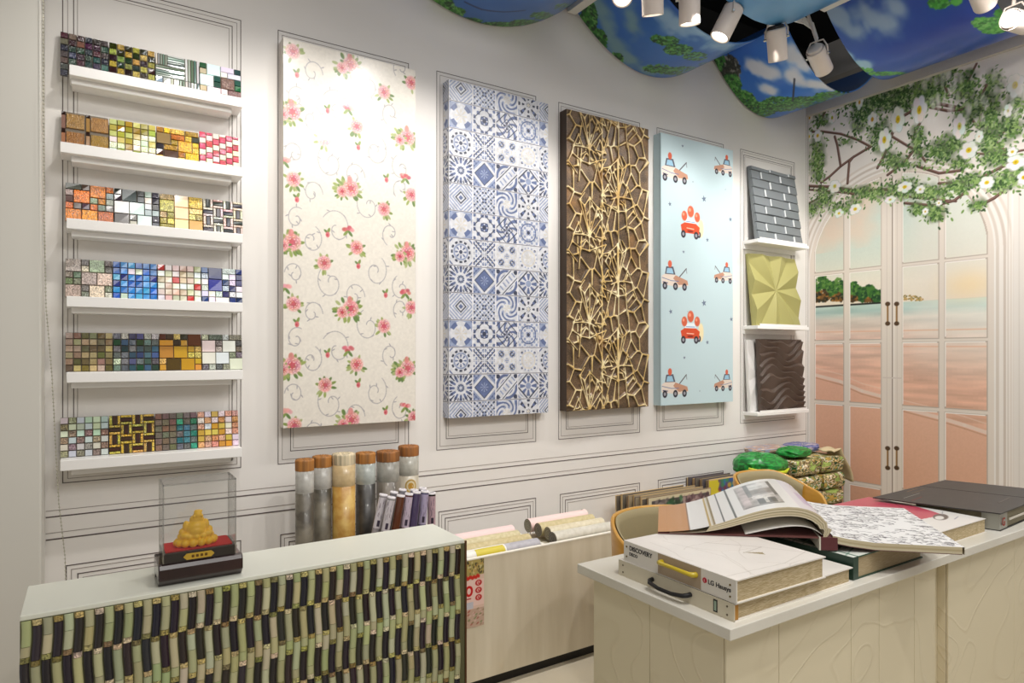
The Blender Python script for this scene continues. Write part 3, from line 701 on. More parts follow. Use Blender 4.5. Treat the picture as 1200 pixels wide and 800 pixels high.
mb = MB().box((0, 0, 0), (X, t_, Z - t_)).box((0, Y - t_, 0), (X, Y, Z - t_)).box((0, t_, 0), (t_, Y - t_, Z - t_)).box((X - t_, t_, 0), (X, Y - t_, Z - t_)).box((0, 0, Z - t_), (X, Y, Z))
mb.build('clear_panels', am, case)
mb = MB(); e = .0035
for x in (-.0003, X - e + .0003):
    for y in (-.0003, Y - e + .0003): mb.box((x, y, 0), (x + e, y + e, Z))
for y in (-.0004, Y - e + .0004): mb.box((0, y, Z - e), (X, y + e, Z + .0004))
for x in (-.0004, X - e + .0004): mb.box((x, 0, Z - e), (x + e, Y, Z + .0004))
mb.build('glued_edges', em, case)
# the figurine: seated pot-bellied figure on a ring of coins and blossoms
def ball(mb, c, r, n=14):
    rx, ry, rz = r if isinstance(r, tuple) else (r, r, r)
    P = [[(c[0] + rx * math.sin(math.pi * i / n) * math.cos(2 * math.pi * j / (2 * n)), c[1] + ry * math.sin(math.pi * i / n) * math.sin(2 * math.pi * j / (2 * n)), c[2] + rz * math.cos(math.pi * i / n)) for i in range(n + 1)] for j in range(2 * n + 1)]
    mb.grid(P)
mb = MB(); ball(mb, (0, 0, .012), (.047, .032, .013)); ball(mb, (0, 0, .026), (.040, .028, .018))
for k in range(14):
    a = 2 * math.pi * k / 14; ball(mb, (.045 * math.cos(a), .030 * math.sin(a), .009), .0105, 8); ball(mb, (.038 * math.cos(a + .2), .025 * math.sin(a + .2), .024), .008, 8)
ball(mb, (0, -.004, .044), (.027, .022, .024)); ball(mb, (.0, -.018, .037), (.018, .011, .015)); ball(mb, (.002, -.002, .066), (.018, .015, .014)); ball(mb, (.004, -.006, .078), (.0115, .011, .0115)); ball(mb, (.006, 0, .087), (.011, .010, .0045))
for s_ in (-1, 1):
    ball(mb, (s_ * .026, -.014, .028), (.014, .013, .009), 8); ball(mb, (s_ * .024, -.004, .05), (.009, .01, .016), 8); ball(mb, (s_ * .033, -.002, .036), (.009, .009, .010), 8); ball(mb, (s_ * .010 + .004, -.014, .077), .0035, 6)
fo = mb.build('golden_figurine', mat('matt gold', (250, 196, 24), .35, .0, bump=(160, .0006)), loc=(fx + .094, fy + .062, CZ + .0866))
rm = fo.modifiers.new('weld', 'REMESH'); rm.mode = 'VOXEL'; rm.voxel_size = .0016; rm.use_smooth_shade = True
tag(fo, 'small bright golden seated figurine on red felt inside the clear case', 'figurine')

# ================================================================== UPRIGHT ROLLS BEHIND THE CABINET
def roll(px, top_py, half, Y, body, cap, label, band=(196, 194, 188), pleat=True, noise=None, i=0):
    x, z = onY(px, top_py, Y); d = Y / (FY - FX * (px - 600) / F); r = half / F * d
    t = thing('flooring_roll', label, 'roll', (x, Y, 0), 0, 'upright flooring rolls behind the mosaic cabinet')
    m = mat('roll print %d' % i, body, .4, coat=.18, noise=noise, bump=(14, .004))
    MB().lathe([(0, 0), (r, 0), (r * 1.01, z * .3), (r, z * .6), (r * 1.005, z - .125), (0, z - .125)], 32).build('rolled_sheet', m, t)
    MB().lathe([(r * .99, z - .13), (r * 1.012, z - .125), (r * 1.012, z - .03), (r * .99, z - .03)], 32).build('clear_wrap', mat('film band %d' % i, band, .25, coat=.15, noise=(30, tuple(max(0, v - 28) for v in band), .2)), t)
    mb = MB(); n = 64
    P = []
    for zz, rr in ((z - .042, 1.015), (z - .006, 1.03), (z, .99), (z + .001, .7), (z - .004, .3), (z - .008, .02)):
        P.append([((r * (rr + (.022 if (k % 4 < 2) and pleat and rr > .8 else 0))) * math.cos(2 * math.pi * k / n), (r * (rr + (.022 if (k % 4 < 2) and pleat and rr > .8 else 0))) * math.sin(2 * math.pi * k / n), zz + (0 if rr > .9 else .002 * math.sin(k * 1.7))) for k in range(n + 1)])
    mb.grid(P); mb.build('folded_end_cap', mat('end cap %d' % i, cap, .6, noise=(40, tuple(int(v * .72) for v in cap), .12, (1.6, 1.6, .05))), t)
KR = (176, 118, 56)
rolls = [(357, 538, 10.4, 2.56, (124, 118, 104), KR, 'grey stone-print flooring roll with a brown cap, leftmost of the upright rolls', (186, 184, 178), True, (9, (74, 68, 58), .07)),
         (377.5, 534, 10.8, 2.60, (120, 114, 100), KR, 'grey stone-print flooring roll with a brown cap, left of the yellow one', (186, 184, 178), True, (8, (70, 66, 56), .07)),
         (402.8, 531, 13.2, 2.58, (206, 172, 96), (226, 210, 176), 'yellow marble-print flooring roll with a cream top', (206, 182, 140), False, (16, (176, 130, 56), .1)),
         (428.5, 530, 11.2, 2.62, (66, 62, 56), KR, 'near-black slate-print flooring roll with a brown cap', (176, 182, 178), True, (12, (34, 32, 30), .1)),
         (454.5, 528, 13, 2.64, (128, 120, 108), (160, 104, 52), 'grey-brown wood-print flooring roll behind the thin film rolls', (160, 158, 150), True, (26, (84, 76, 66), .1, (1, 1, .12))),
         (478.8, 522, 11.6, 2.68, (196, 188, 172), (166, 106, 50), 'pale flooring roll with gold medallion print, rightmost of the tall rolls', (182, 180, 170), True, (8, (170, 160, 140), .2))]
for i, a in enumerate(rolls): roll(*a[:4], a[4], a[5], a[6], a[7], a[8], a[9], i)
# gold medallions on the pale roll
x, z = onY(478.8, 522, 2.68)
mb = MB(); rr = 11.6 / F * 2.68 / (FY - FX * (478.8 - 600) / F) * 1.012
for zz in (z - .17, z - .27):
    mb = MB(); P = []
    for ring in (0, .5, .75, 1.0):
        P.append([(rr * math.cos(-1.75 + .026 / rr * ring * math.cos(a * math.pi / 12)), rr * math.sin(-1.75 + .026 / rr * ring * math.cos(a * math.pi / 12)), zz + .03 * ring * math.sin(a * math.pi / 12)) for a in range(25)])
    for k in range(3): mb.grid(P[k:k + 2], 0, ((196, 150, 60), (226, 214, 180), (190, 160, 90))[k])
    mb.build('medallion_print', M['col'], sorted([o for o in bpy.data.objects if o.name.startswith('flooring_roll')], key=lambda o: o.name)[-1])

# thin film rolls
silver = (178, 172, 176)
thin = [(449.5, 580, 2.33, 9.5, silver, (214, 208, 214), 'silver-white patterned film roll, leftmost of the thin rolls'), (459, 583, 2.29, 9.0, (170, 168, 168), (206, 200, 206), 'grey film roll with a patterned label, in front of the leftmost'),
        (470, 581, 2.29, 7.5, (112, 62, 42), None, 'plain brown wood-print film roll'), (479.5, 579, 2.29, 6.2, (112, 60, 62), (200, 186, 204), 'maroon film roll with a white zigzag label'),
        (488.5, 577, 2.29, 5.2, (92, 80, 120), None, 'plain violet-blue film roll'), (498, 576, 2.30, 4.2, (110, 106, 148), (176, 166, 196), 'lavender striped film roll with a pale label'),
        (506.0, 578, 2.33, .5, (24, 22, 28), (190, 160, 170), 'black film roll with a pink and white label, rightmost of the thin rolls'),
        (462, 577, 2.37, 8, (150, 146, 152), None, 'grey film roll with only its white end showing, back left'), (472, 574, 2.41, 6, (160, 158, 168), None, 'pale film roll at the back below the medallion roll'),
        (485.5, 574.5, 2.38, 5, (140, 140, 160), None, 'bluish film roll at the back, behind the violet-blue one'), (495.5, 572.5, 2.385, 3.5, (130, 130, 144), None, 'grey-blue film roll, backmost of the thin rolls')]
for i, (px, py, Y, dx, body, lab, text) in enumerate(thin):
    x, z = onY(px, py, Y); r = .0152
    t = thing('film_roll', text, 'roll', (x, Y, 0), 0, 'thin film rolls beside the flooring rolls')
    slope = dx * .0028 / .12                       # lean of the roll: metres sideways per metre of height
    v = Vector((slope, 0, 1)).normalized(); t.rotation_euler = (0, math.atan2(slope, 1), 0); Lg = (z - .001) / v.z
    t.location = (x - slope * z, Y, .005)
    MB().tube([(0, 0, 0), (0, 0, Lg)], r, 20).build('film', mat('film %d' % i, body, .25, coat=.4, noise=(60, tuple(int(q * .7) for q in body), .25, (1, 1, .05))), t)
    MB().lathe([(r * 1.02, Lg - .006), (r * 1.04, Lg + .0005), (r * .66, Lg + .001), (r * .62, Lg - .012), (.0005, Lg - .012)], 20).build('paper_core_end', mat('core end', (226, 222, 226), .6), t)
    if lab:
        W_, H_ = 70, 60; p = Print(W_ / 700, H_ / 600, 700, lab); p.W = W_
        for k in range(26):
            u = rng.uniform(0, .1); v0 = rng.uniform(.02, .085); p.line([(u, v0), (u + rng.uniform(-.006, .006), v0 + rng.uniform(.008, .018))], .0022, (104, 92, 108))
        p.rect(.03, .006, .05, .026, (60, 52, 70))
        Hh, Ww = p.a.shape[:2]; th = np.linspace(R(-175), R(5), Ww); zz = np.linspace(Lg - .125, Lg - .012, Hh)
        pos = np.stack([np.broadcast_to(r * 1.03 * np.cos(th), (Hh, Ww)), np.broadcast_to(r * 1.03 * np.sin(th), (Hh, Ww)), np.broadcast_to(zz[:, None], (Hh, Ww))], -1)
        print_mesh('label_sleeve', pos, p.a, M['print'], t)

# ================================================================== WALLPAPER ROLL BIN
BX0, BX1, BY0, BZ = 1.236, 2.06, 2.27, .538
woodw = mat('pale wood-grain laminate', (226, 218, 198), .42, noise=(5, (206, 196, 172), .22, (3, 3, .35)))
bin_ = thing('storage_bin', 'low cream wood-grain storage bin full of wallpaper rolls by the back wall', 'bin', (BX0, BY0, 0))
bw, bd = BX1 - BX0, WY - .02 - BY0
MB().box((0, 0, .05), (bw, .018, BZ)).build('front_panel', woodw, bin_, .0015)
MB().box((0, bd - .018, .05), (bw, bd, BZ - .16)).build('back_panel', woodw, bin_)
MB().box((0, .0185, .05), (.018, bd - .0185, BZ - .13)).box((bw - .018, .0185, .05), (bw, bd - .0185, BZ - .13)).build('end_panel', woodw, bin_)
MB().box((.0185, .0185, .05), (bw - .0185, bd - .0185, .068)).build('bottom_panel', woodw, bin_)
MB().box((.02, .03, 0), (bw - .02, bd, .05)).build('recessed_plinth', M['black'], bin_)
dv = onY(640, 634, 2.27)[0] - BX0
MB().box((dv, .0185, .068), (dv + .014, .25, BZ - .004)).box((dv, .25, .068), (dv + .014, bd - .0185, BZ - .16)).build('divider', mat('bin divider', (236, 234, 224), .4), bin_)
kx, kz = onY(698, 709, 2.27)
MB().tube([(kx - BX0, 0, kz), (kx - BX0, -.012, kz)], .005, 12).tube([(kx - BX0, -.012, kz), (kx - BX0, -.018, kz)], .009, 14).build('knob', M['metal'], bin_)
MB().box((.003, -.0015, BZ - .004), (bw - .003, .0165, BZ + .0005)).build('edge_banding', mat('bin edging', (238, 234, 222), .4), bin_)
def lying_roll(x0, x1, y, z, r, col, end, label, noise=None):
    t = thing('wallpaper_roll', label, 'roll', (x0, y, z), 0, 'wallpaper rolls lying in the storage bin')
    L_ = x1 - x0
    MB().tube([(0, 0, 0), (L_ * .33, 0, .0), (L_ * .66, 0, 0), (L_, 0, 0)], r, 24, caps=False).build('rolled_paper', mat('roll paper', col, .5, noise=noise), t)
    for x, s_ in ((0, 1), (L_, -1)):
        mb = MB()
        for k in range(5):
            ra, rb = r * (1 - k * .16), r * (1 - k * .16 - .1)
            P = [[(x + s_ * .001 * (k % 2), q * math.cos(a * math.pi / 12), q * math.sin(a * math.pi / 12)) for a in range(25)] for q in (ra, rb if k < 4 else .001)]
            mb.grid(P, 0, end if k % 2 else tuple(int(v * .8) for v in end), False)
            if k < 4:
                P = [[(x + s_ * .001 * (k % 2), q * math.cos(a * math.pi / 12), q * math.sin(a * math.pi / 12)) for a in range(25)] for q in (rb, r * (1 - (k + 1) * .16))]
                mb.grid(P, 0, (120, 112, 100), False)
        mb.build('rolled_end', M['col'], t)
    return t
xa, xm = BX0 + .022, BX0 + dv
tan = (206, 192, 150)
a = lying_roll(BX0 + .021, min(xm - .008, onY(636, 634, 2.33)[0]), 2.325, BZ - .012, .029, (186, 184, 190), (176, 170, 160), 'grey-blue wallpaper roll half wrapped in a white and yellow sleeve', (40, (166, 164, 172), .2))
L_ = onY(594, 640, 2.3)[0] - BX0 - .021
MB().tube([(.0, 0, 0), (L_, 0, 0)], .0298, 24, caps=False).build('paper_sleeve', mat('white sleeve', (232, 230, 224), .4), a)
P = [[(x, .0303 * math.cos(t), .0303 * math.sin(t)) for t in np.linspace(R(100), R(150), 8)] for x in (.05, L_ - .01)]; MB().grid(P).build('yellow_label', mat('yellow label', (206, 190, 60), .4), a)
P = [[(x, -.0303 * math.cos(t), .0303 * math.sin(t)) for t in np.linspace(R(15), R(60), 8)] for x in (.05, L_ - .008)]; MB().grid(P).build('yellow_label', mat('yellow label', (206, 188, 48), .4), a)
lying_roll(xa, xm - .012, 2.386, BZ - .006, .029, tan, (196, 184, 150), 'tan embossed wallpaper roll behind the yellow-labelled one, left half of the bin', (60, (184, 168, 120), .2))
lying_roll(xa, xm - .03, 2.446, BZ - .002, .029, (214, 204, 168), (196, 184, 150), 'sandy wallpaper roll between the tan and pink ones, left half of the bin', (60, (190, 178, 136), .2))
lying_roll(xa, xm - .02, 2.508, BZ + .004, .031, (232, 206, 204), (206, 196, 180), 'pale pink wallpaper roll in the left half of the bin, nearest the wall')
x2 = onY(647, 620, 2.33)[0]
lying_roll(x2, BX1 - .022, 2.325, BZ + .0, .030, (216, 212, 200), (150, 144, 134), 'cream-white wallpaper roll with a dark end in the right half, at the front', (50, (196, 192, 178), .2))
lying_roll(x2 + .02, BX1 - .022, 2.39, BZ + .006, .029, (222, 214, 190), (196, 184, 150), 'beige wallpaper roll second from the front, right half of the bin', (50, (202, 190, 160), .2))
lying_roll(x2 + .01, BX1 - .03, 2.452, BZ + .01, .030, tan, (150, 140, 120), 'tan wallpaper roll with a grey rolled end in the right half of the bin', (60, (186, 172, 128), .2))
lying_roll(x2 - .002, x2 + .33, 2.518, BZ + .016, .031, (236, 208, 204), (190, 186, 160), 'pink wallpaper roll in the right half of the bin, its end by the divider')
lying_roll(x2 + .345, BX1 - .022, 2.53, BZ + .016, .030, (238, 214, 206), (170, 176, 130), 'short pink wallpaper roll at the far right of the bin')
for i, (y, sd_) in enumerate(((2.34, 0), (2.405, 0), (2.47, 0), (2.535, 0))):   # the layer below carries them
    lying_roll(xa, xm - .006, y + .004, BZ - .066, .0285, (210, 202, 180), (196, 184, 150), 'wallpaper roll in the lower layer of the left half of the bin').__setitem__('group', 'lower layer of wallpaper rolls, left half')
    lying_roll(x2, BX1 - .022, y + .004, BZ - .062, .0285, (210, 202, 180), (196, 184, 150), 'wallpaper roll in the lower layer of the right half of the bin').__setitem__('group', 'lower layer of wallpaper rolls, right half')
# poster on the bin
pr = Print(.15, .268, 600, (226, 196, 180))
pr.rect(0, .205, .15, .268, (176, 160, 96)); 
for k in range(90): pr.blob(rng.uniform(0, .15), rng.uniform(.21, .265), .004, .005, rng.choice([(120, 112, 60), (210, 200, 150), (70, 64, 50), (196, 160, 90)]), .8)
for k in range(22): pr.blob(.01 + k * .0055, .198 + rng.uniform(-.004, .004), .006, .007, (200, 44, 34), .9)
pr.rect(.0, .085, .15, .186, (238, 206, 196)); pr.rect(.0, .075, .1, .1, (200, 200, 210))
for k in range(8): pr.line([(.02 + k * .009, .115), (.026 + k * .009, .115)], .005, (180, 50, 50))
for z_ in (.172, .143, .114): pr.blob(.125, z_, .015, .012, (190, 40, 40), 1, .15); pr.arc(.125, z_, .006, 0, 5, .002, (240, 200, 190)); pr.line([(.119, z_), (.131, z_)], .0018, (240, 200, 190))
pr.arc(.082, .145, .013, 0, 6.28, .009, (204, 30, 34), ry=.017); pr.blob(.045, .145, .012, .018, (204, 30, 34)); pr.rect(.0, .0, .15, .072, (196, 168, 150))
for k in range(80): pr.blob(rng.uniform(0, .15), rng.uniform(0, .07), .006, .003, rng.choice([(150, 130, 100), (120, 140, 90), (216, 190, 180), (170, 90, 80)]), .8, .5, .5)
pr.a = pr.a[:, :].copy()
xr = onY(567, 690, 2.27)[0]
o = flat_print('price_poster', pr, (xr - .15, BY0 - .0012, .268), (1, 0, 0), (0, 0, 1), M['print']); tag(o, 'red and cream offer poster stuck on the front of the storage bin', 'poster')

# ================================================================== STANDING SAMPLE BOARDS BEHIND THE CHAIR
def board(x0, y, z, w, h, front, i, edge, label, grp, th=.006):
    t = thing('sample_board', label, 'sample board', (x0, y, z), 0, grp)
    MB().box((0, 0, 0), (w, th, h)).build('board', mat('board edge', edge, .6), t)
    if front is not None: flat_print('printed_cover', front, (0, -.0006, 0), (1, 0, 0), (0, 0, 1), M['print'], t)
    else: MB().box((.002, -.0004, .002), (w - .002, 0, h - .002)).build('printed_cover', mat('cover', rng.choice([(120, 112, 100), (150, 132, 108), (96, 92, 96), (170, 156, 130)]), .5), t)
bp1 = Print(.468, .608, 260, (216, 206, 176))
bp1.rect(.02, .49, .455, .590, (86, 80, 82))
for k in range(160):
    u = rng.uniform(.02, .455); c = rng.choice([(60, 58, 62), (110, 104, 100), (150, 140, 136)]) if u < .13 else (rng.choice([(52, 96, 66), (78, 128, 92), (40, 70, 52), (130, 160, 130)]) if u < .25 else rng.choice([(150, 124, 128), (120, 92, 100), (180, 160, 156), (86, 60, 70)]))
    bp1.blob(u, rng.uniform(.495, .585), .014, .01, c, .8, .6, rng.uniform(0, 3))
bp2 = Print(.298, .64, 260, (206, 196, 160)); bp2.rect(0, 0, .10, .64, (208, 194, 44)); bp2.rect(.10, 0, .298, .64, (40, 110, 160))
for k in range(150): bp2.blob(rng.uniform(.09, .4), rng.uniform(.40, .64), .016, .014, rng.choice([(120, 44, 60), (36, 84, 150), (40, 140, 190), (60, 130, 80), (190, 150, 60), (90, 60, 110)]), .85, .6)
NB = 16
edges = [(206, 178, 130), (190, 160, 112), (150, 130, 104), (214, 196, 156), (96, 84, 84), (170, 140, 100)]
for i in range(NB):
    y = 2.452 + i * .0165
    board(2.405 + .011 * (i % 3), y, 0, .47, .612 - .004 * (i % 4) - .0015 * i, bp1 if i == 0 else None, i, rng.choice(edges),
          'standing sample board with a dark floral picture, front of the left stack' if i == 0 else 'beige-edged sample board standing inside the left stack behind the floral one', 'sample boards of the left stack')
for i in range(12):
    y = 2.49 + i * .0165
    board(2.905 + .009 * (i % 3), y, 0, .30, .645 - .004 * (i % 3) - .001 * i, bp2 if i == 0 else None, i, rng.choice(edges),
          'standing sample board with yellow and blue flowers, front of the right stack' if i == 0 else 'beige-edged sample board standing inside the right stack behind the yellow one', 'sample boards of the right stack')
# ================================================================== HEAP IN THE CORNER
def camo(w, h, cols, seed, cell=14):
    p = Print(w, h, 260, cols[0]); n1 = fbm(p.H, p.W, cell, seed); n2 = fbm(p.H, p.W, cell * .6, seed + 50)
    q = (np.argsort(np.argsort(n1.ravel())) / n1.size * len(cols)).astype(int).reshape(n1.shape) % len(cols)
    p.a = np.array(cols, np.float32)[q] * (.8 + .45 * n2[..., None]); return p
CAM = [(176, 146, 74), (46, 104, 54), (222, 210, 190), (160, 126, 60), (24, 66, 40), (206, 186, 140), (110, 90, 62), (150, 170, 90)]
where = ['lowest', 'second from bottom', 'third from bottom', 'fourth from bottom', 'fifth from bottom', 'second from top', 'topmost']
for c in range(2):
    for r_ in range(7):
        w, dp, h = .232, .34, .0985; x = 3.532 + c * .247 + rng.uniform(-.004, .004); y = 2.36 + rng.uniform(-.012, .012); z = r_ * .1015
        t = thing('fabric_bundle', '%s camouflage-patterned fabric bundle in the %s column of the corner heap' % (where[r_], 'right' if c else 'left'), 'fabric bundle', (x, y, z), rng.uniform(-.02, .02), 'patterned fabric bundles heaped in the corner')
        pc = camo(1.3, .62, CAM, 100 + c * 10 + r_, 13); na, nb = 200, 60          # print runs round the packet
        a = pc.a[:nb * (pc.H // nb):pc.H // nb][:nb, :na]; nb, na = a.shape[:2]
        t_a = np.linspace(0, 1, na); per_ = 2 * (w + dp); s_p = t_a * per_
        bx = np.where(s_p < w, s_p, np.where(s_p < w + dp, w, np.where(s_p < 2 * w + dp, 2 * w + dp - s_p, 0)))
        by = np.where(s_p < w, 0, np.where(s_p < w + dp, s_p - w, np.where(s_p < 2 * w + dp, dp, per_ - s_p)))
        tb = np.linspace(-1, 1, nb); ins = np.clip((np.abs(tb) - .42) / .58, 0, 1); zz = np.where(np.abs(tb) < .42, tb / .42, np.sign(tb)) * h / 2
        rnd = .010; shrink = np.where(np.abs(tb) < .42, rnd * (np.abs(tb) / .42) ** 4, rnd)
        zz = zz - np.sign(zz) * 0
        cx_, cy_ = w / 2, dp / 2; k_ = (1 - ins)[:, None]
        fxs = 1 - shrink[:, None] / (w / 2); wr = (fbm(nb, na, 9, 300 + r_ * 3 + c) - .5) * .012; wr[:, -1] = wr[:, 0]
        X_ = cx_ + (bx[None] - cx_) * k_ * (fxs + wr / w * 2); Y_ = cy_ + (by[None] - cy_) * k_ * (fxs + wr / w * 2)
        Z_ = h / 2 + zz[:, None] * (1 - .12 * (1 - k_) * 0) * (.93 + wr * 4)
        print_mesh('bundle_cover', np.stack([X_, Y_, Z_], -1), a, M['print_matt'], t)
def lump(name, label, cat, c, r, cols, seed, e=.8, amp=.25, cell=10, rough_m=None, grp=None, rz=0):
    W_, H_ = 110, 60; n = fbm(H_, W_, cell, seed); n2 = fbm(H_, W_, cell * .5, seed + 1)
    U, V = np.meshgrid(np.linspace(0, 2 * np.pi, W_), np.linspace(-np.pi / 2, np.pi / 2, H_)); bl = np.minimum(1, np.minimum(U, 2 * np.pi - U) / .6)
    k = 1 + (n - .5) * amp * bl; sg = lambda v, e_: np.sign(v) * np.abs(v) ** e_
    pos = np.stack([r[0] * k * sg(np.cos(V), e) * sg(np.cos(U), e), r[1] * k * sg(np.cos(V), e) * sg(np.sin(U), e), r[2] * (1 + (n2 - .5) * amp * 1.2 * bl) * sg(np.sin(V), e)], -1)
    q = (n2 * len(cols) * 1.3).astype(int) % len(cols); img = np.array(cols, np.float32)[q]
    o = print_mesh(name, pos, img, rough_m or M['print_gloss']); o.location = c; o.rotation_euler = (0, 0, rz); tag(o, label, cat, grp); return o
G1 = [(14, 120, 40), (20, 140, 48), (10, 96, 36), (30, 150, 60), (14, 110, 44)]
lump('plastic_sack', 'tall dark green sack standing left of the corner heap under the bright green bag', 'sack', (3.38, 2.55, .31), (.12, .13, .312), [(14, 70, 36), (20, 84, 44), (10, 54, 30)], 41, .5, .12)
lump('green_bag', 'bright green plastic bag with a yellow-green edge lying left of the corner heap', 'bag', (3.355, 2.50, .690), (.165, .13, .065), G1, 42, .8, .25)
b_ = bpy.data.objects['green_bag']
mb = MB(); mb.tube([(-.175, -.06, .0), (-.12, -.10, -.018), (-.03, -.132, -.03), (.06, -.135, -.032), (.12, -.115, -.02)], [.006, .010, .012, .010, .005], 8); mb.build('yellow_edge', mat('yellow green edge', (190, 200, 40), .4), b_)
lump('green_bag', 'smaller green plastic bag on top of the corner heap', 'bag', (3.66, 2.475, .742), (.115, .085, .032), G1, 47, .8, .3)
lump('folded_cloth', 'pink and cream cloth spread on the back of the corner heap', 'cloth', (3.66, 2.675, .734), (.17, .08, .024), [(196, 168, 150), (206, 190, 170), (170, 140, 130), (150, 160, 180)], 52, .6, .3)
lump('folded_cloth', 'blue-violet cloth on the top right of the corner heap', 'cloth', (3.915, 2.60, .738), (.11, .09, .028), [(96, 104, 168), (120, 126, 180), (80, 90, 140), (180, 170, 180)], 57, .6, .3)
# cream cloth hanging over the right side
P = []
for i in range(22):
    s_ = i / 21; zz = .728 + .012 * math.sin(s_ * 3) if s_ < .5 else .735 - (s_ - .5) * .42; xx = 3.93 + s_ * .21 + (.02 * math.sin(s_ * 9))
    P.append([(xx, 2.38 + j * .018, zz + .006 * math.sin(j * 1.3 + s_ * 4)) for j in range(7)])
o = MB().grid(P).build('draped_cloth', mat('cream cloth', (206, 188, 150), .8)); so = o.modifiers.new('thickness', 'SOLIDIFY'); so.thickness = .006
tag(o, 'cream cloth hanging down the right side of the corner heap', 'cloth')
lump('plastic_sack', 'slim dark green sack hanging down the right end of the corner heap', 'sack', (4.065, 2.52, .30), (.045, .10, .30), [(16, 66, 40), (24, 90, 50), (70, 40, 40)], 61, .5, .15)

# ================================================================== TUB CHAIRS BEHIND THE COUNTER
ply = mat('honey plywood', (212, 160, 66), .35, coat=.3, noise=(5, (190, 136, 48), .25, (1, 1, 5)))
pad = mat('olive-beige upholstery', (158, 146, 112), .85, bump=(300, .0006))
def chair(label, x, y, top, arm, R_):
    t = thing('tub_chair', label, 'chair', (x, y, 0), 0, 'honey plywood tub chairs behind the counter')
    n = 60; a_max = R(118); phi = [-a_max + 2 * a_max * i / n for i in range(n + 1)]
    def Ht(p): 
        f = max(0, min(1, (abs(p) - R(35)) / R(75))); f = f * f * (3 - 2 * f); e = max(0, (abs(p) - R(100)) / R(18)); return top - (top - arm) * f - .05 * e * e
    def pt_(p, r, z): return (r * math.sin(p), r * math.cos(p), z)
    mb = MB(); loop = []
    for p in phi:
        h = Ht(p); b_ = .40; lp = []
        for (dr, z) in ((-.008, b_), (-.004, b_ + (h - b_) * .5), (0, h - .006), (.004, h), (.012, h), (.016, h - .006), (.012, b_ + (h - b_) * .5), (.006, b_), (-.008, b_)): lp.append(pt_(p, R_ + dr + .02 * (z - b_), z))
        loop.append(lp)
    mb.grid(loop)
    for lp in (loop[0], loop[-1]): mb.add(lp[:-1], [tuple(range(8))])
    mb.build('back_shell', ply, t)
    mb = MB(); g = []
    for p in [q for q in phi if abs(q) < R(84)]:
        h = Ht(p) - .014; g.append([pt_(p, R_ - d_ + .02 * (z - .4), z) for d_, z in ((.010, .46), (.022, .5), (.024, .58), (.020, h - .02), (.012, h + .006), (.004, h + .009))])
    mb.grid(g).build('back_pad', pad, t)
    MB().lathe([(0, .395), (R_ - .02, .395), (R_ - .012, .41), (R_ - .02, .45), (R_ - .06, .465), (0, .468)], 40).build('seat', pad, t)
    for sx in (-1, 1):
        for sy in (-1, 1): MB().tube([(sx * (R_ - .07), sy * (R_ - .07), .396), (sx * (R_ - .02), sy * (R_ - .02), 0)], [.017, .012], 12).build('leg', ply, t)
chair('honey plywood tub chair with an olive pad, behind the pale sample books', 1.857, 1.715, .728, .65, .245)
chair('honey plywood tub chair nearer the mural, its curved rim above the open book', 2.87, 2.0, .740, .652, .212)

# ================================================================== COUNTER
KZ = .78
tile_m = bpy.data.materials.new('embossed cream tile'); tile_m.use_nodes = True
nt = tile_m.node_tree; b = nt.nodes['Principled BSDF']; b.inputs['Base Color'].default_value = L3((226, 216, 188)); b.inputs['Roughness'].default_value = .35
tc = nt.nodes.new('ShaderNodeTexCoord'); ns = nt.nodes.new('ShaderNodeTexNoise'); ns.inputs['Scale'].default_value = 3.2; ns.inputs['Detail'].default_value = .4; ns.inputs['Distortion'].default_value = .6
nt.links.new(tc.outputs['Object'], ns.inputs['Vector'])
mu = nt.nodes.new('ShaderNodeMath'); mu.operation = 'MULTIPLY'; mu.inputs[1].default_value = 16; nt.links.new(ns.outputs[0], mu.inputs[0])
fr_ = nt.nodes.new('ShaderNodeMath'); fr_.operation = 'PINGPONG'; fr_.inputs[1].default_value = 1; nt.links.new(mu.outputs[0], fr_.inputs[0])
cr = nt.nodes.new('ShaderNodeValToRGB'); cr.color_ramp.elements[0].position = .0; cr.color_ramp.elements[0].color = (1, 1, 1, 1); cr.color_ramp.elements[1].position = .16; cr.color_ramp.elements[1].color = (0, 0, 0, 1)
nt.links.new(fr_.outputs[0], cr.inputs[0])
bp = nt.nodes.new('ShaderNodeBump'); bp.inputs['Distance'].default_value = .002; bp.inputs['Strength'].default_value = .45; nt.links.new(cr.outputs[0], bp.inputs['Height']); nt.links.new(bp.outputs[0], b.inputs['Normal'])
mxc = nt.nodes.new('ShaderNodeMix'); mxc.data_type = 'RGBA'; mxc.inputs['A'].default_value = L3((226, 216, 188)); mxc.inputs['B'].default_value = L3((200, 184, 150))
sc_ = nt.nodes.new('ShaderNodeMath'); sc_.operation = 'MULTIPLY'; sc_.inputs[1].default_value = .12; nt.links.new(cr.outputs[0], sc_.inputs[0]); nt.links.new(sc_.outputs[0], mxc.inputs['Factor']); nt.links.new(mxc.outputs['Result'], b.inputs['Base Color'])
def clad(name, label, x0, x1, y0, y1, z1, tiles):
    t = thing(name, label, 'counter unit', (x0, y0, 0)); w, d = x1 - x0, y1 - y0
    MB().box((.006, .006, 0), (w - .001, d, z1)).build('body', mat('joint', (168, 146, 100), .7), t)
    mb = MB(); xs = [0] + [q for q in tiles if q < w] + [w]
    for a, c in zip(xs[:-1], xs[1:]): mb.box((a + .0008, 0, .002), (c - .0008, .0055, z1 - .0005))
    mb.build('front_tiles', tile_m, t, .0008)
    mb = MB(); ys = [.006, d * .52, d]
    for a, c in zip(ys[:-1], ys[1:]): mb.box((0, a + .0008, .002), (.0055, c - .0008, z1 - .0005))
    mb.build('side_tiles', tile_m, t, .0008)
KT = .025
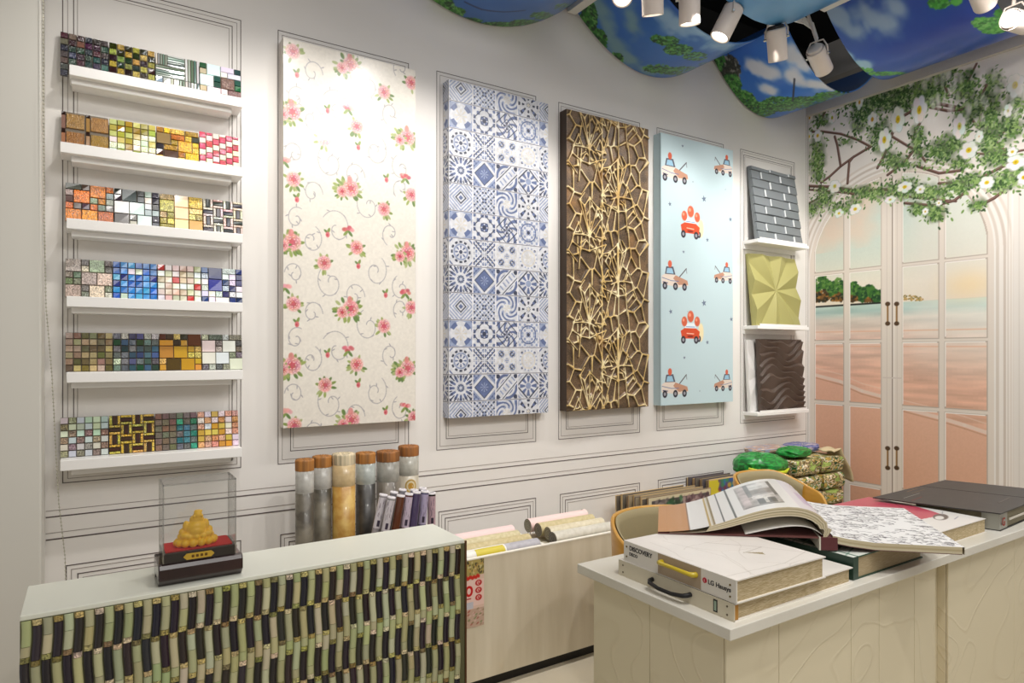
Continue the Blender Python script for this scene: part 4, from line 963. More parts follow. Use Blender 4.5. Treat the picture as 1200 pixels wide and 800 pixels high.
clad('counter_unit', 'cream tiled counter base under the left end of the worktop', 1.132, 2.03, .925, 1.36, KZ - KT, [.18, .47, .60, .78])
clad('counter_unit', 'cream tiled counter base at the right edge of the photo', 2.105, 3.15, .925, 1.36, KZ - KT, [.45, .9])
o = MB().box((2.031, .955, 0), (2.104, 1.36, KZ - KT)).build('counter_filler', tile_m); tag(o, 'narrow recessed cream filler between the two counter bases', 'filler panel')
o = MB().box((1.112, .898, KZ - KT), (3.2, 1.405, KZ)).build('counter_worktop', M['marble'], bevel=.002); tag(o, 'long cream marble worktop under the sample books', 'worktop')

# ================================================================== BOOKS
def text_mesh(name, body, size, m, parent, loc, rot, extr=.0003, bold=0.0):
    cu = bpy.data.curves.new(name, 'FONT'); cu.body = body; cu.size = size; cu.extrude = extr; cu.offset = bold
    o = bpy.data.objects.new(name, cu); dg = None
    C.objects.link(o); bpy.context.view_layer.update(); me = bpy.data.meshes.new_from_object(o.evaluated_get(bpy.context.evaluated_depsgraph_get()))
    C.objects.unlink(o); bpy.data.objects.remove(o); me.materials.clear(); me.materials.append(m)
    o = bpy.data.objects.new(name, me); link(o, parent); o.location = loc; o.rotation_euler = rot; return o
ink = mat('printed ink', (44, 42, 46), .6); redink = mat('red ink', (186, 24, 52), .5)
def cover_print(w, d, base, fn, ppm=420):
    p = Print(w, d, ppm, base); fn(p); return p
def marbled(p):
    n = fbm(p.H, p.W, 60, 77)[..., None]; p.a = p.a * (.94 + .1 * n)
    for k in range(9):
        u, v = rng.uniform(0, p.w), rng.uniform(0, p.h); a = rng.uniform(0, 6.28); pts = [(u, v)]
        for i in range(14): a += rng.uniform(-.35, .35); u += .012 * math.cos(a); v += .012 * math.sin(a); pts.append((u, v))
        p.line(pts, .0012, (190, 180, 170), .6)
    p.line([(.0, .03), (p.w * .6, .02), (p.w, .05)], .0013, (176, 168, 156), .7); p.line([(.06, 0), (.11, .13), (.08, .3)], .0012, (186, 176, 166), .6)
    p.line([(.16, .23), (.25, .13), (.17, .12)], .0014, (150, 140, 128), .8); p.poly([(.175, .125), (.205, .085), (.215, .1)], (150, 134, 96), .9); p.line([(.25, .13), (.31, .03)], .0012, (170, 160, 150), .7)
cream_cover = mat('ivory cover', (232, 228, 220), .45)
# lower
bk = thing('sample_book', 'ivory sample book with a black handle, under the one with a yellow handle', 'book', (1.150, .918, KZ))
MB().box((0, 0, 0), (.448, .362, .0025)).box((0, 0, .0355), (.448, .362, .038)).build('covers', cream_cover, bk)
MB().box((-.001, 0, 0), (.002, .362, .038)).build('spine', mat('spine board', (206, 198, 176), .5), bk)
MB().box((.014, .006, .0025), (.44, .356, .0355)).build('page_block', M['paper'], bk)
MB().box((.002, .0005, .003), (.0135, .3615, .035)).build('spine_bracket', mat('ochre bracket', (176, 124, 42), .5), bk)
MB().tube([(-.001, .12, .022), (-.012, .121, .0215), (-.020, .128, .020), (-.0225, .16, .016), (-.023, .20, .016), (-.020, .232, .020), (-.012, .239, .0215), (-.001, .24, .022)], [.0055, .0055, .005, .0045, .0045, .005, .0055, .0055], 12).build('black_handle', mat('black rubber', (18, 18, 20), .5), bk)
MB().box((-.0018, .044, .006), (-.0008, .055, .033)).box((-.0022, .0465, .009), (-.0016, .0525, .030), 1).build('spine_slot', [M['black'], mat('slot label', (150, 170, 150), .5)], bk)
mb = MB()
for y in (.018, .345):
    for z in (.010, .028): mb.tube([(-.001, y, z), (-.0022, y, z)], .0022, 10)
mb.build('spine_rivets', mat('rivets', (110, 100, 84), .4, .5), bk)
# upper
bk = thing('sample_book', 'white marbled sample book with a yellow handle on its spine, topmost of the left pile', 'book', (1.152, .914, KZ + .0385), R(-1.0))
t_ = .0505
MB().box((0, 0, 0), (.315, .355, .0025)).build('back_cover', cream_cover, bk); MB().box((0, 0, t_ - .0025), (.315, .355, t_)).build('front_cover', cream_cover, bk)
flat_print('cover_art', cover_print(.315, .355, (232, 226, 220), marbled), (0, 0, t_ + .0003), (1, 0, 0), (0, 1, 0), M['print'], bk)
MB().box((-.001, 0, 0), (.0025, .355, t_)).build('spine', mat('white spine', (226, 222, 214), .45), bk)
MB().box((-.0014, .097, .0015), (-.0008, .232, t_ - .001)).build('spine_band', mat('taupe band', (172, 154, 132), .5), bk)
MB().box((.006, .005, .0025), (.309, .35, t_ - .0025)).build('page_block', M['paper'], bk)
MB().tube([(-.001, .112, .031), (-.012, .113, .032), (-.016, .122, .033), (-.017, .165, .034), (-.016, .208, .033), (-.012, .217, .032), (-.001, .218, .031)], [.007, .006, .005, .0045, .005, .006, .007], 12).build('yellow_handle', mat('yellow handle', (204, 180, 40), .35, coat=.4), bk)
rt = (R(90), 0, R(-90))
text_mesh('spine_title', 'DISCOVERY', .0155, ink, bk, (-.0016, .334, .031), rt, bold=.0003); text_mesh('spine_title', 'DECO', .011, ink, bk, (-.0016, .334, .0175), rt, bold=.0002)
text_mesh('maker_name', 'LG Hausys', .0145, ink, bk, (-.0016, .077, .0215), rt, bold=.0002)
MB().tube([(-.001, .086, .0265), (-.002, .086, .0265)], .006, 20).build('maker_emblem', redink, bk)
text_mesh('maker_emblem_mark', 'L', .007, mat('emblem white', (235, 220, 220), .5), bk, (-.0022, .0877, .024), rt)
mb = MB()
for y, q in ((.016, 1), (.344, 1)):
    for z in (.012, .037): mb.tube([(-.001, y, z), (-.0024, y, z)], .0022, 10)
mb.build('spine_rivets', mat('brass rivets', (130, 112, 60), .35, .7), bk)
# green leaf book
def leafy(p):
    p.a[:] = (226, 232, 224)
    for k in range(34):
        u = rng.uniform(0, p.w); v = rng.uniform(0, p.h * .8); l = rng.uniform(.05, .13); p.leaf(u, v, l, l * .22, rng.uniform(.3, 1.5), rng.choice([(54, 110, 78), (86, 140, 96), (130, 176, 130), (40, 84, 66), (120, 150, 130)]))
    for k in range(12): v = .02 + k * .03; p.line([(0, v), (.09, v + .03)], .004, (120, 160, 140), .7)
    p.line([(.02, .0), (.02, p.h)], .006, (60, 100, 84))
bk = thing('sample_book', 'green-spined sample book with a white and green leaf cover, beside the ivory books', 'book', (1.612, .925, KZ))
MB().box((0, 0, 0), (.345, .37, .003)).build('back_cover', mat('green board', (40, 70, 52), .5), bk); MB().box((0, 0, .0545), (.345, .37, .0575)).build('front_cover', mat('green board top', (44, 84, 66), .5), bk)
flat_print('cover_art', cover_print(.345, .37, (226, 232, 224), leafy), (0, 0, .0578), (1, 0, 0), (0, 1, 0), M['print'], bk)
MB().box((-.001, -.0005, 0), (.022, .37, .0575)).build('spine', mat('dark green spine', (38, 66, 54), .4), bk)
MB().box((.022, .004, .003), (.34, .366, .0545)).build('page_block', mat('page edges green book', (188, 172, 140), .8, noise=(50, (160, 140, 104), .25, (1, 1, 14))), bk)
# pink and white catalogue
def pinky(p):
    p.a[:] = (234, 232, 228); w, h = p.w, p.h
    p.poly([(0, .105), (.10, .11), (.25, .095), (.285, .16), (w, .25), (w, h), (0, h)], (200, 74, 98)); p.blob(.215, .088, .05, .02, (96, 84, 80), 1, .2, .3); p.blob(.20, .085, .03, .012, (232, 230, 226), 1, .2, .3)
    p.line([(w * .2, .12), (w * .6, h * .45), (w, h * .8)], .004, (160, 60, 80)); p.line([(w * .7, .05), (w * .85, .06)], .0025, (120, 120, 150)); p.line([(w * .8, .1), (w * .95, .12)], .002, (150, 150, 160))
bk = thing('catalogue', 'thick pink and white catalogue between the open book and the dark folder', 'catalogue', (2.09, .947, KZ), 0)
MB().box((0, 0, .042), (.315, .375, .0435)).box((0, 0, 0), (.315, .375, .0015)).build('covers', mat('catalogue cover', (230, 226, 220), .4), bk)
flat_print('cover_art', cover_print(.315, .375, (230, 228, 224), pinky), (0, 0, .0438), (1, 0, 0), (0, 1, 0), M['print_gloss'], bk)
MB().box((.002, .003, .0015), (.313, .372, .042)).build('page_block', M['paper'], bk)
# dark folder
dk = mat('charcoal board', (58, 54, 54), .42, noise=(40, (48, 44, 44), .3)); dke = mat('black board edge', (18, 18, 18), .5)
def quad(mb, P, z0, z1, mi=0): return mb.prism(P, z0, z1, mi)
FL, BL, BR_, FR_ = (2.452, .925), (2.345, 1.275), (2.915, 1.292), (3.02, .958)
bk = thing('sample_folder', 'large charcoal sample folder with a silver corner at the right end of the counter', 'folder', (0, 0, KZ))
quad(MB(), [FL, FR_, BR_, BL], .0545, .058).build('front_cover', dk, bk); quad(MB(), [(2.456, .927), (3.016, .96), (2.94, 1.21), (2.415, 1.20)], 0, .003).build('back_cover', dke, bk)
quad(MB(), [(2.459, .932), (3.01, .966), (2.94, 1.20), (2.428, 1.17)], .003, .0545).build('page_block', mat('folder pages', (150, 142, 116), .8, noise=(50, (110, 104, 84), .25, (1, 1, 14))), bk)
quad(MB(), [(2.4555, .9285), (2.52, .932), (2.516, .9335), (2.4575, .9315), (2.444, .975), (2.4415, .9745)], .003, .054).build('silver_corner', mat('silver corner', (158, 158, 150), .3, .6), bk)
def lerp(a, b, t): return (a[0] + (b[0] - a[0]) * t, a[1] + (b[1] - a[1]) * t)
g0, g1, g2, g3 = lerp(FL, FR_, .62), lerp(BL, BR_, .62), lerp(BL, BR_, .63), lerp(FL, FR_, .63)
quad(MB(), [g0, g3, g2, g1], .0578, .0584).build('hinge_groove', dke, bk)
for t0, t1, s0, s1, c in ((.10, .34, .80, .805, (170, 170, 160)), (.05, .22, .70, .712, (120, 60, 60)), (.34, .52, .93, .935, (160, 120, 90)), (.30, .50, .86, .866, (130, 110, 80)), (.33, .55, .16, .18, (96, 90, 86))):
    p0, p1 = lerp(lerp(FL, FR_, t0), lerp(BL, BR_, t0), s0), lerp(lerp(FL, FR_, t1), lerp(BL, BR_, t1), s0 + .02); p2, p3 = lerp(lerp(FL, FR_, t1), lerp(BL, BR_, t1), s1 + .02), lerp(lerp(FL, FR_, t0), lerp(BL, BR_, t0), s1)
    MB().prism([p0, p1, p2, p3], .058, .0584, 0, c).build('cover_mark', M['col'], bk)
text_mesh('spine_letter', 'G', .036, mat('red letter', (150, 40, 26), .5), bk, (2.468, .9265, .015), (R(90), 0, R(3)), bold=.001)
MB().prism([(2.535, .9305), (3.0, .957), (3.0, .960), (2.535, .9335)], .024, .030).build('white_strip', mat('white strip', (214, 208, 196), .5), bk)

# ---- the open sample book on top
Cx, Cy, Cz = 1.600, .992, .8715
ax, bx_ = Vector((-.772, .636, 0)), Vector((.715, .699, 0))
def PB(s, b_, z): v = Vector((Cx, Cy, Cz)) + ax * s + bx_ * b_; return (v.x, v.y, v.z + z)
ob = thing('open_sample_book', 'large open sample book, left pages curled over, black-scribbled white pages on the right', 'book', (0, 0, 0))
def smooth_curve(pts, n):
    pts = np.array(pts, float); t = np.r_[0, np.cumsum(np.hypot(*np.diff(pts, axis=0).T))]; q = np.linspace(0, t[-1], n); out = np.stack([np.interp(q, t, pts[:, 0]), np.interp(q, t, pts[:, 1])], 1)
    k = max(1, n // 20)
    for _ in range(3):
        o2 = out.copy(); o2[k:-k] = (out[:-2 * k] + out[k:-k] * 2 + out[2 * k:]) / 4; out = o2
    return out
top = smooth_curve([(.425, .004), (.36, .007), (.31, .016), (.25, .036), (.18, .064), (.12, .079), (.065, .082), (.02, .070), (-.012, .046), (-.016, .022), (-.004, .004)], 260)
bot = smooth_curve([(.425, .002), (.36, .002), (.31, .005), (.25, .018), (.18, .041), (.12, .055), (.065, .058), (.03, .050), (.008, .034), (.002, .018), (.006, .003)], 260)
D_ = .40
def Bof(s): return .30 + (D_ - .30) * max(0, min(1, (.43 - s) / .36))     # the far edge fans out
H_ = 150; img = np.empty((H_, 260, 3), np.float32); img[:] = (232, 230, 228); pos = np.empty((H_, 260, 3), np.float32)
for i in range(260):
    for j in range(H_): pos[j, i] = PB(top[i, 0], Bof(top[i, 0]) * j / (H_ - 1), top[i, 1])
S = top[:, 0]; arc = np.r_[0, np.cumsum(np.hypot(*np.diff(top, axis=0).T))]
fz = np.linspace(0, 1, H_)[:, None]; sl = arc[None] + 0 * fz
img[np.broadcast_to(sl < .082, img.shape[:2])] = (198, 142, 92)
for c_, w_, col in ((.138, .003, (190, 160, 90)), (.145, .003, (210, 204, 190)), (.150, .003, (150, 130, 90)), (.176, .0022, (90, 88, 90)), (.208, .0022, (100, 98, 98)), (.083, .002, (150, 110, 80))):
    img[np.abs(sl - c_ - .0 * fz) < w_] = col
ph = (sl > .235) & (sl < .345) & (fz > .14) & (fz < .90); img[ph] = (176, 170, 168)
for (a0, a1, f0, f1, col) in ((.24, .262, .2, .86, (196, 186, 186)), (.262, .275, .45, .9, (130, 130, 132)), (.275, .335, .5, .66, (150, 142, 138)), (.275, .34, .68, .88, (206, 204, 202)), (.28, .33, .18, .34, (96, 92, 92)), (.27, .335, .36, .46, (214, 208, 204)), (.335, .345, .40, .9, (110, 106, 104)), (.24, .345, .14, .17, (130, 128, 126)), (.30, .31, .2, .4, (200, 196, 190))):
    img[(sl > a0) & (sl < a1) & (fz > f0) & (fz < f1)] = col
nn = fbm(H_, 260, 10, 88)[..., None]; img = np.where(ph[..., None], img * (.8 + .4 * nn), img)
vv = (sl > .375) & (sl < .47); img[vv] = (220, 216, 222); img[(sl > .40) & (sl < .43) & (fz > .2) & (fz < .6)] = (196, 180, 206); img[(sl > .43) & (sl < .45) & (fz > .3) & (fz < .5)] = (214, 170, 170)
print_mesh('curled_page_top', pos, img, M['print_gloss'], ob)
mb = MB(); stripes = 7
for b_e, sg_ in ((0, 1), (1, -1)):
    for k in range(stripes):
        P = [[PB(*(lambda q: (q[0], b_e * Bof(q[0]), q[1]))(top[i] * (1 - f) + bot[i] * f)) for i in range(70, 260, 3)] for f in (k / stripes, (k + 1) / stripes)]
        mb.grid(P, 0, [(206, 194, 164), (178, 166, 134), (214, 204, 178), (166, 156, 124)][k % 4])
mb.grid([[PB(bot[i, 0], 0, bot[i, 1] - .0003), PB(bot[i, 0], Bof(bot[i, 0]), bot[i, 1] - .0003)] for i in range(0, 260, 4)], 0, (200, 190, 168))
mb.build('curled_page_block', M['col'], ob)
sh = smooth_curve([(.20, .003), (.14, .018), (.09, .028), (.05, .029), (.02, .02), (.008, .008)], 40)
o = MB().grid([[PB(a, .004, z), PB(a, .37, z)] for a, z in sh]).build('loose_sheet', mat('loose sheet', (222, 220, 214), .5), ob); so = o.modifiers.new('t', 'SOLIDIFY'); so.thickness = .0012
mar = mat('maroon board', (92, 42, 46), .45)
mb = MB()
P0 = [PB(.425, 0, 0), PB(.005, 0, 0), PB(.005, D_, 0), PB(.425, .30, 0)]
mb.add([(x, y, z - .0005) for x, y, z in P0] + [(x, y, z + .0018) for x, y, z in P0], [(0, 1, 2, 3), (7, 6, 5, 4), (0, 4, 5, 1), (1, 5, 6, 2), (2, 6, 7, 3), (3, 7, 4, 0)]); mb.build('left_cover', mat('maroon lining', (104, 62, 60), .5), ob)
mb = MB(); P0 = [PB(.012, -.002, 0), PB(-.030, -.002, 0), PB(-.030, D_, 0), PB(.012, D_, 0)]
mb.add([(x, y, Cz - .030) for x, y, z in P0] + [(x, y, Cz + .0035) for x, y, z in P0], [(0, 1, 2, 3), (7, 6, 5, 4), (0, 4, 5, 1), (1, 5, 6, 2), (2, 6, 7, 3), (3, 7, 4, 0)]); mb.build('spine_block', mar, ob, .001)
mb = MB(); P0 = [PB(.016, -.003, 0), PB(.012, -.003, 0), PB(.012, D_, 0), PB(.016, D_, 0)]
mb.add([(x, y, Cz - .030) for x, y, z in P0] + [(x, y, Cz + .0035) for x, y, z in P0], [(0, 1, 2, 3), (7, 6, 5, 4), (0, 4, 5, 1), (1, 5, 6, 2), (2, 6, 7, 3), (3, 7, 4, 0)]); mb.build('spine_lining', mat('pale lining', (206, 204, 190), .4), ob)
# right pages
NS, NB_ = 300, 380; rw = .335
ss = np.linspace(-.018, -rw, NS); zt = -.004 + .010 * np.exp(-(ss + .018) ** 2 / .0015) * 0 + np.interp(-ss, [.018, .06, .12, .335], [.012, .004, -.003, -.007])
Db = .43; pos = np.empty((NB_, NS, 3), np.float32)
for i in range(NS):
    for j in range(NB_): pos[j, i] = PB(ss[i], Db * j / (NB_ - 1), zt[i])
p = Print(rw, Db, 600, (236, 236, 236))
for k in range(480):
    u, v = rng.uniform(.01, rw - .005), rng.uniform(.01, Db - .01)
    if abs((v - .02) - (u - .05) * 1.0 - .0) < .022 and u > .12 and v < .25: continue
    a = rng.uniform(-.9, .5); l = rng.uniform(.008, .026); u2, v2 = u + l * math.cos(a), v + l * math.sin(a); c_ = rng.choice([(60, 58, 66), (96, 92, 100), (120, 116, 124), (44, 44, 50)])
    p.line([(u, v), ((u + u2) / 2 + .002, (v + v2) / 2 + .003), (u2, v2), (u2 + rng.uniform(-.006, .006), v2 + rng.uniform(-.006, .008))], .0027, c_, .9)
ii = np.clip((-ss / rw * (p.W - 1)).astype(int), 0, p.W - 1); jj = np.clip((np.linspace(0, 1, NB_) * (p.H - 1)).astype(int), 0, p.H - 1)
img = p.a[jj][:, ii]; print_mesh('scribble_print_page', pos, img, M['print'], ob)
mb = MB(); th_ = .0195
for f0, f1, c_ in ((0, .35, (204, 192, 160)), (.35, .6, (186, 172, 138)), (.6, .9, (206, 196, 168)), (.9, 1.0, (110, 80, 76))):
    for fix in ('front', 'back', 'side'):
        if fix == 'side': mb.add([PB(ss[-1], 0, zt[-1] - th_ * f0), PB(ss[-1], Db, zt[-1] - th_ * f0), PB(ss[-1], Db, zt[-1] - th_ * f1), PB(ss[-1], 0, zt[-1] - th_ * f1)], [(0, 1, 2, 3)], 0, c_)
        else:
            bb = 0 if fix == 'front' else Db
            mb.grid([[PB(ss[i], bb, zt[i] - th_ * f0 - .0001), PB(ss[i], bb, zt[i] - th_ * f1 - .0001)] for i in range(0, NS, 7)], 0, c_)
mb.grid([[PB(ss[i], 0, zt[i] - th_), PB(ss[i], Db, zt[i] - th_)] for i in range(0, NS, 7)], 0, (110, 80, 76))
mb.build('right_page_block', M['col'], ob)
# ================================================================== PRINTED MURAL ON THE RIGHT WALL
MH, MW = 3.035, 1.50
pr = Print(MW, MH, 330, (232, 226, 220))
def Q(px, py): y, z = onX(px, py); return WY - y, z
def QX(px, py=414): return Q(px, py)[0]
def qd(px, py): d = WX / (FX + FY * (px - 600) / F); return d / F           # metres per pixel, vertical
uc = QX(1044.5); R0 = .545; zs = 1.955
# plaster tone and arch mouldings
for k, (dr, c_) in enumerate(((.115, (222, 212, 202)), (.10, (240, 234, 228)), (.08, (210, 198, 188)), (.065, (238, 232, 226)), (.045, (216, 206, 196)), (.03, (240, 235, 230)))):
    r_ = R0 + dr
    pr.blob(uc, zs, r_, r_, c_, 1, .01); pr.rect(uc - r_, 0, uc + r_, zs, c_)
FRM = (228, 218, 208); pr.blob(uc, zs, R0 + .02, R0 + .02, FRM, 1, .01); pr.rect(uc - R0 - .02, 0, uc + R0 + .02, zs, FRM)
# the view: sky, sea and sand
V = pr.V; U = pr.U; n1 = fbm(pr.H, pr.W, 120, 5); n2 = fbm(pr.H, pr.W, 50, 6)
stretch = fbm(pr.H * 1, max(8, pr.W // 8), 9, 8, 3); stretch = np.repeat(stretch, 9, 1)[:, :pr.W]
def ramp(v, ks):
    zz = [k[0] for k in ks]; return np.stack([np.interp(v, zz, [k[1][c] for k in ks]) for c in range(3)], -1)
hz = 1.672
view = ramp(V, [(0, (210, 156, 128)), (.6, (222, 170, 142)), (1.0, (230, 180, 154)), (1.19, (232, 182, 158)), (1.3, (226, 182, 160)), (1.45, (232, 196, 180)), (1.58, (214, 206, 196)), (1.63, (160, 196, 192)), (hz, (176, 206, 198)), (hz + .005, (236, 224, 204)), (1.8, (236, 228, 212)), (2.0, (206, 218, 206)), (2.25, (190, 214, 206)), (2.5, (206, 218, 208))])
sea = (V < hz) & (V > 1.19 - .30 * np.clip(U / 1.2, 0, 1)); rp = (stretch - .5)[..., None] * np.array((62, 54, 50.)); view = np.where(sea[..., None], view + rp, view + (fbm(pr.H, pr.W, 3, 91, 2)[..., None] - .5) * 7)
right = np.clip((U - uc) / .5, 0, 1)[..., None]; view = np.where((V < hz)[..., None], view + right * np.clip((V - 1.1) / .4, 0, 1)[..., None] * np.array((6, 26, 30.)) , view)
pale = (.22 + .40 * np.clip((U - QX(1050)) * 6, 0, 1))[..., None] * np.clip((V - 1.1) / .45, .15, 1)[..., None]; view = view * (1 - pale) + np.array((236, 228, 218.)) * pale
cl = np.clip(n1 * 3.2 - 1.6, 0, 1)[..., None] * (V > 2.05)[..., None] * .7; view = view * (1 - cl) + np.array((240, 206, 184.)) * cl
glow = np.exp(-((U - QX(1135)) ** 2 / .02 + (V - 1.75) ** 2 / .008))[..., None] * .45; view = view * (1 - glow) + np.array((250, 214, 150.)) * glow
vw = Print(MW, MH, 330, (0, 0, 0)); vw.a = view.astype(np.float32)
# shore line foam
sh = [Q(955, 439), Q(985, 447), Q(1010, 458), Q(1032, 464), Q(1058, 478), Q(1100, 489), Q(1130, 498), Q(1160, 508)]
vw.line(sh, .022, (236, 216, 204), .8); vw.line([(a, b - .02) for a, b in sh], .008, (196, 150, 124), .7); vw.line([(a, b + .05) for a, b in sh], .006, (240, 220, 206), .5)
for zz in (1.50, 1.44, 1.40): vw.line([(0, zz), (1.3, zz - .012)], .008, (228, 170, 130), .5)
# wooded island
for k in range(900):
    px = rng.uniform(954, 1036); f = (px - 954) / 82; topy = 324 + 16 * f + 3 * math.sin(px * .35); py = rng.uniform(topy, 353)
    u, v = Q(px, py)
    if v < hz: continue
    c_ = rng.choice([(48, 96, 44), (72, 120, 50), (30, 66, 40), (96, 140, 66)]) if py < topy + 15 else rng.choice([(120, 84, 40), (160, 112, 50), (70, 54, 34), (40, 44, 34)])
    vw.blob(u, v, rng.uniform(.006, .016), rng.uniform(.006, .014), c_, .9, .6)
vw.line([(0, hz + .006), (QX(1036), hz + .006)], .012, (40, 44, 40))
for k in range(60):
    px = rng.uniform(1058, 1082); u, v = Q(px, rng.uniform(344 + (px - 1058) * .2, 352)); vw.blob(u, v, .006, .005, rng.choice([(176, 150, 90), (206, 170, 110), (120, 120, 80)]), .9)
# panes: which part of the wall shows the view
bars_z = [Q(955, 558)[1], Q(955, 470.6)[1], Q(955, 401)[1], Q(955, 322)[1]]; bh = .016
cols = [(QX(955.6), QX(988)), (QX(996.5), QX(1032)), (QX(1058), QX(1099)), (QX(1108.5), QX(1156))]
zr = [(.12, bars_z[0] - bh), (bars_z[0] + bh, bars_z[1] - bh), (bars_z[1] + bh, bars_z[2] - bh), (bars_z[2] + bh, bars_z[3] - bh), (bars_z[3] + bh, 2.6)]
mask = np.zeros((pr.H, pr.W), bool); edge = mask.copy()
rad = np.hypot(U - uc, V - zs); inside = (V < zs) | (rad < R0 - .012)
for a, b in cols:
    for c_, d_ in zr:
        mask |= (U > a) & (U < b) & (V > c_) & (V < d_) & inside
        edge |= (U > a - .009) & (U < b + .006) & (V > c_ - .006) & (V < d_ + .009) & ((V < zs) | (rad < R0 - .003))
pr.a[edge & ~mask] = (190, 176, 164)
ed2 = np.zeros_like(mask); ed2[2:, :-2] = mask[:-2, 2:]; pr.a[ed2 & ~mask] = (246, 240, 234)
pr.a[mask] = vw.a[mask]
pr.line([(QX(1045.5), .1), (QX(1045.5), zs + R0 - .02)], .006, (146, 130, 120)); pr.line([(QX(1047.5), .1), (QX(1047.5), zs + R0 - .03)], .004, (244, 238, 232))
for px in (1039, 1051): pr.line([(QX(px), .1), (QX(px), zs + R0 - .05)], .003, (206, 194, 184))
for px in (1032.5, 1057): pr.line([(QX(px), .1), (QX(px), zs + R0 - .05)], .003, (212, 200, 190))
pr.rect(QX(1034), 1.19, QX(1057), 1.197, (216, 204, 196))
# printed handles
for px in (1040, 1050.5):
    for y0, y1 in ((356, 379), (525, 548)):
        u, a = Q(px, y0); _, b = Q(px, y1); pr.line([(u, a), (u, b)], .011, (120, 84, 44)); pr.line([(u - .002, a), (u - .002, b)], .003, (206, 170, 110))
        for v in (a, b): pr.blob(u, v, .016, .014, (84, 62, 42), 1, .3)
# right-hand plaster folds
for px, c_, w_ in ((1181, (206, 196, 186), .006), (1186, (244, 240, 236), .008), (1194, (214, 206, 198), .006)): pr.line([(QX(px), .0), (QX(px), 2.35)], w_, c_, .7)
# wall lamps printed left of the arch
for py in (262, 350):
    pass
# ---- branches, leaves and blossoms
BR = [[(944, 155), (962, 154), (985, 157), (1005, 164), (1020, 172)], [(1020, 172), (1000, 184), (985, 195), (972, 207), (962, 214)], [(985, 195), (981, 170), (978, 160)], [(958, 150), (966, 132), (972, 120)], [(1028, 197), (1038, 178), (1044, 160)], [(1044, 160), (1052, 140), (1075, 126), (1100, 122), (1120, 126), (1147, 127)],
      [(1090, 126), (1110, 130), (1140, 128)], [(1130, 128), (1140, 142), (1146, 150)], [(944, 218), (975, 219), (1005, 224), (1040, 222)], [(944, 222), (990, 226), (1030, 225), (1075, 232), (1120, 236)], [(944, 240), (960, 232)], [(975, 219), (1000, 228)], [(1040, 205), (1060, 190), (1075, 170), (1068, 160)],
      [(1075, 195), (1100, 203), (1125, 200)], [(1145, 180), (1170, 182), (1199, 176)], [(1100, 215), (1130, 214), (1150, 208), (1175, 195), (1199, 188)], [(1060, 238), (1095, 241), (1118, 235), (1130, 226)], [(1150, 240), (1165, 232), (1174, 225)], [(1072, 155), (1080, 140)], [(1148, 150), (1150, 110), (1160, 95)], [(1126, 112), (1134, 95), (1144, 75)],
      [(1102, 100), (1110, 84)], [(1112, 112), (1104, 95)], [(1160, 120), (1155, 100)], [(1190, 190), (1165, 165), (1180, 150)], [(1000, 184), (995, 190), (993, 215)], [(957, 175), (960, 212)], [(1045, 160), (1065, 172), (1078, 178)], [(1085, 190), (1076, 178), (1070, 165)]]
def brush(pts, w, c_): 
    q = [Q(*p) for p in pts]; pr.line(q, w, c_)
for b in BR:
    brush(b, rng.uniform(.012, .02), (92, 66, 58)); brush([(x + .4, y - .8) for x, y in b], .005, (140, 108, 98))
LG = [(116, 150, 80), (90, 124, 62), (140, 168, 100), (70, 100, 54), (160, 184, 124), (104, 136, 84), (58, 82, 50)]
def leaves(px, py, rx, ry, n, dens=LG, sz=.021):
    for k in range(int(n * .22)):
        a = rng.uniform(0, 6.28); f = math.sqrt(rng.random()) * .85; u, v = Q(px + rx * f * math.cos(a), py + ry * f * math.sin(a)); pr.blob(u, v, .022, .02, (92, 108, 76), .3, 1.2)
    for k in range(int(n * 1.3)):
        a = rng.uniform(0, 6.28); f = min(1.5, abs(rng.gauss(0, .68))); u, v = Q(px + rx * f * math.cos(a), py + ry * f * math.sin(a)); l = rng.uniform(.55, 1.25) * sz
        pr.leaf(u, v, l, l * .5, rng.uniform(-2.9, -.2), rng.choice(dens))
DKL = LG[3:] + [(60, 98, 44)]
for a in [(957, 185, 11, 34, 230), (962, 140, 16, 9, 60), (1030, 118, 42, 16, 420, DKL), (1010, 135, 18, 22, 200, DKL), (1032, 160, 14, 24, 190, DKL), (1058, 115, 16, 20, 190, DKL), (1075, 165, 10, 22, 110), (1090, 108, 26, 18, 300), (1130, 100, 18, 20, 180), (1140, 125, 14, 16, 120), (1100, 178, 20, 14, 180), (1118, 165, 16, 14, 120),
          (1160, 135, 16, 34, 240), (1185, 150, 14, 22, 140), (1190, 120, 10, 20, 90), (1160, 165, 18, 18, 160), (1130, 140, 12, 12, 80), (1045, 188, 14, 10, 90), (1060, 192, 26, 6, 60), (1060, 222, 30, 12, 240), (1090, 225, 26, 9, 160), (1095, 248, 14, 12, 120), (1075, 245, 12, 8, 70), (1020, 226, 20, 9, 130), (965, 232, 14, 12, 120), (952, 245, 10, 10, 70),
          (985, 245, 16, 7, 70), (1000, 238, 10, 7, 40), (1122, 218, 16, 9, 110), (1140, 210, 14, 8, 90), (1175, 212, 22, 12, 190), (1170, 185, 24, 12, 150), (1195, 200, 8, 16, 70), (1145, 240, 12, 8, 50), (1125, 190, 14, 8, 60), (1000, 222, 40, 4, 60), (960, 205, 5, 10, 20), (1164, 95, 10, 14, 70), (1110, 85, 14, 8, 70), (990, 165, 9, 6, 22)]:
    leaves(*a[:5], *(a[5:] or [LG]))
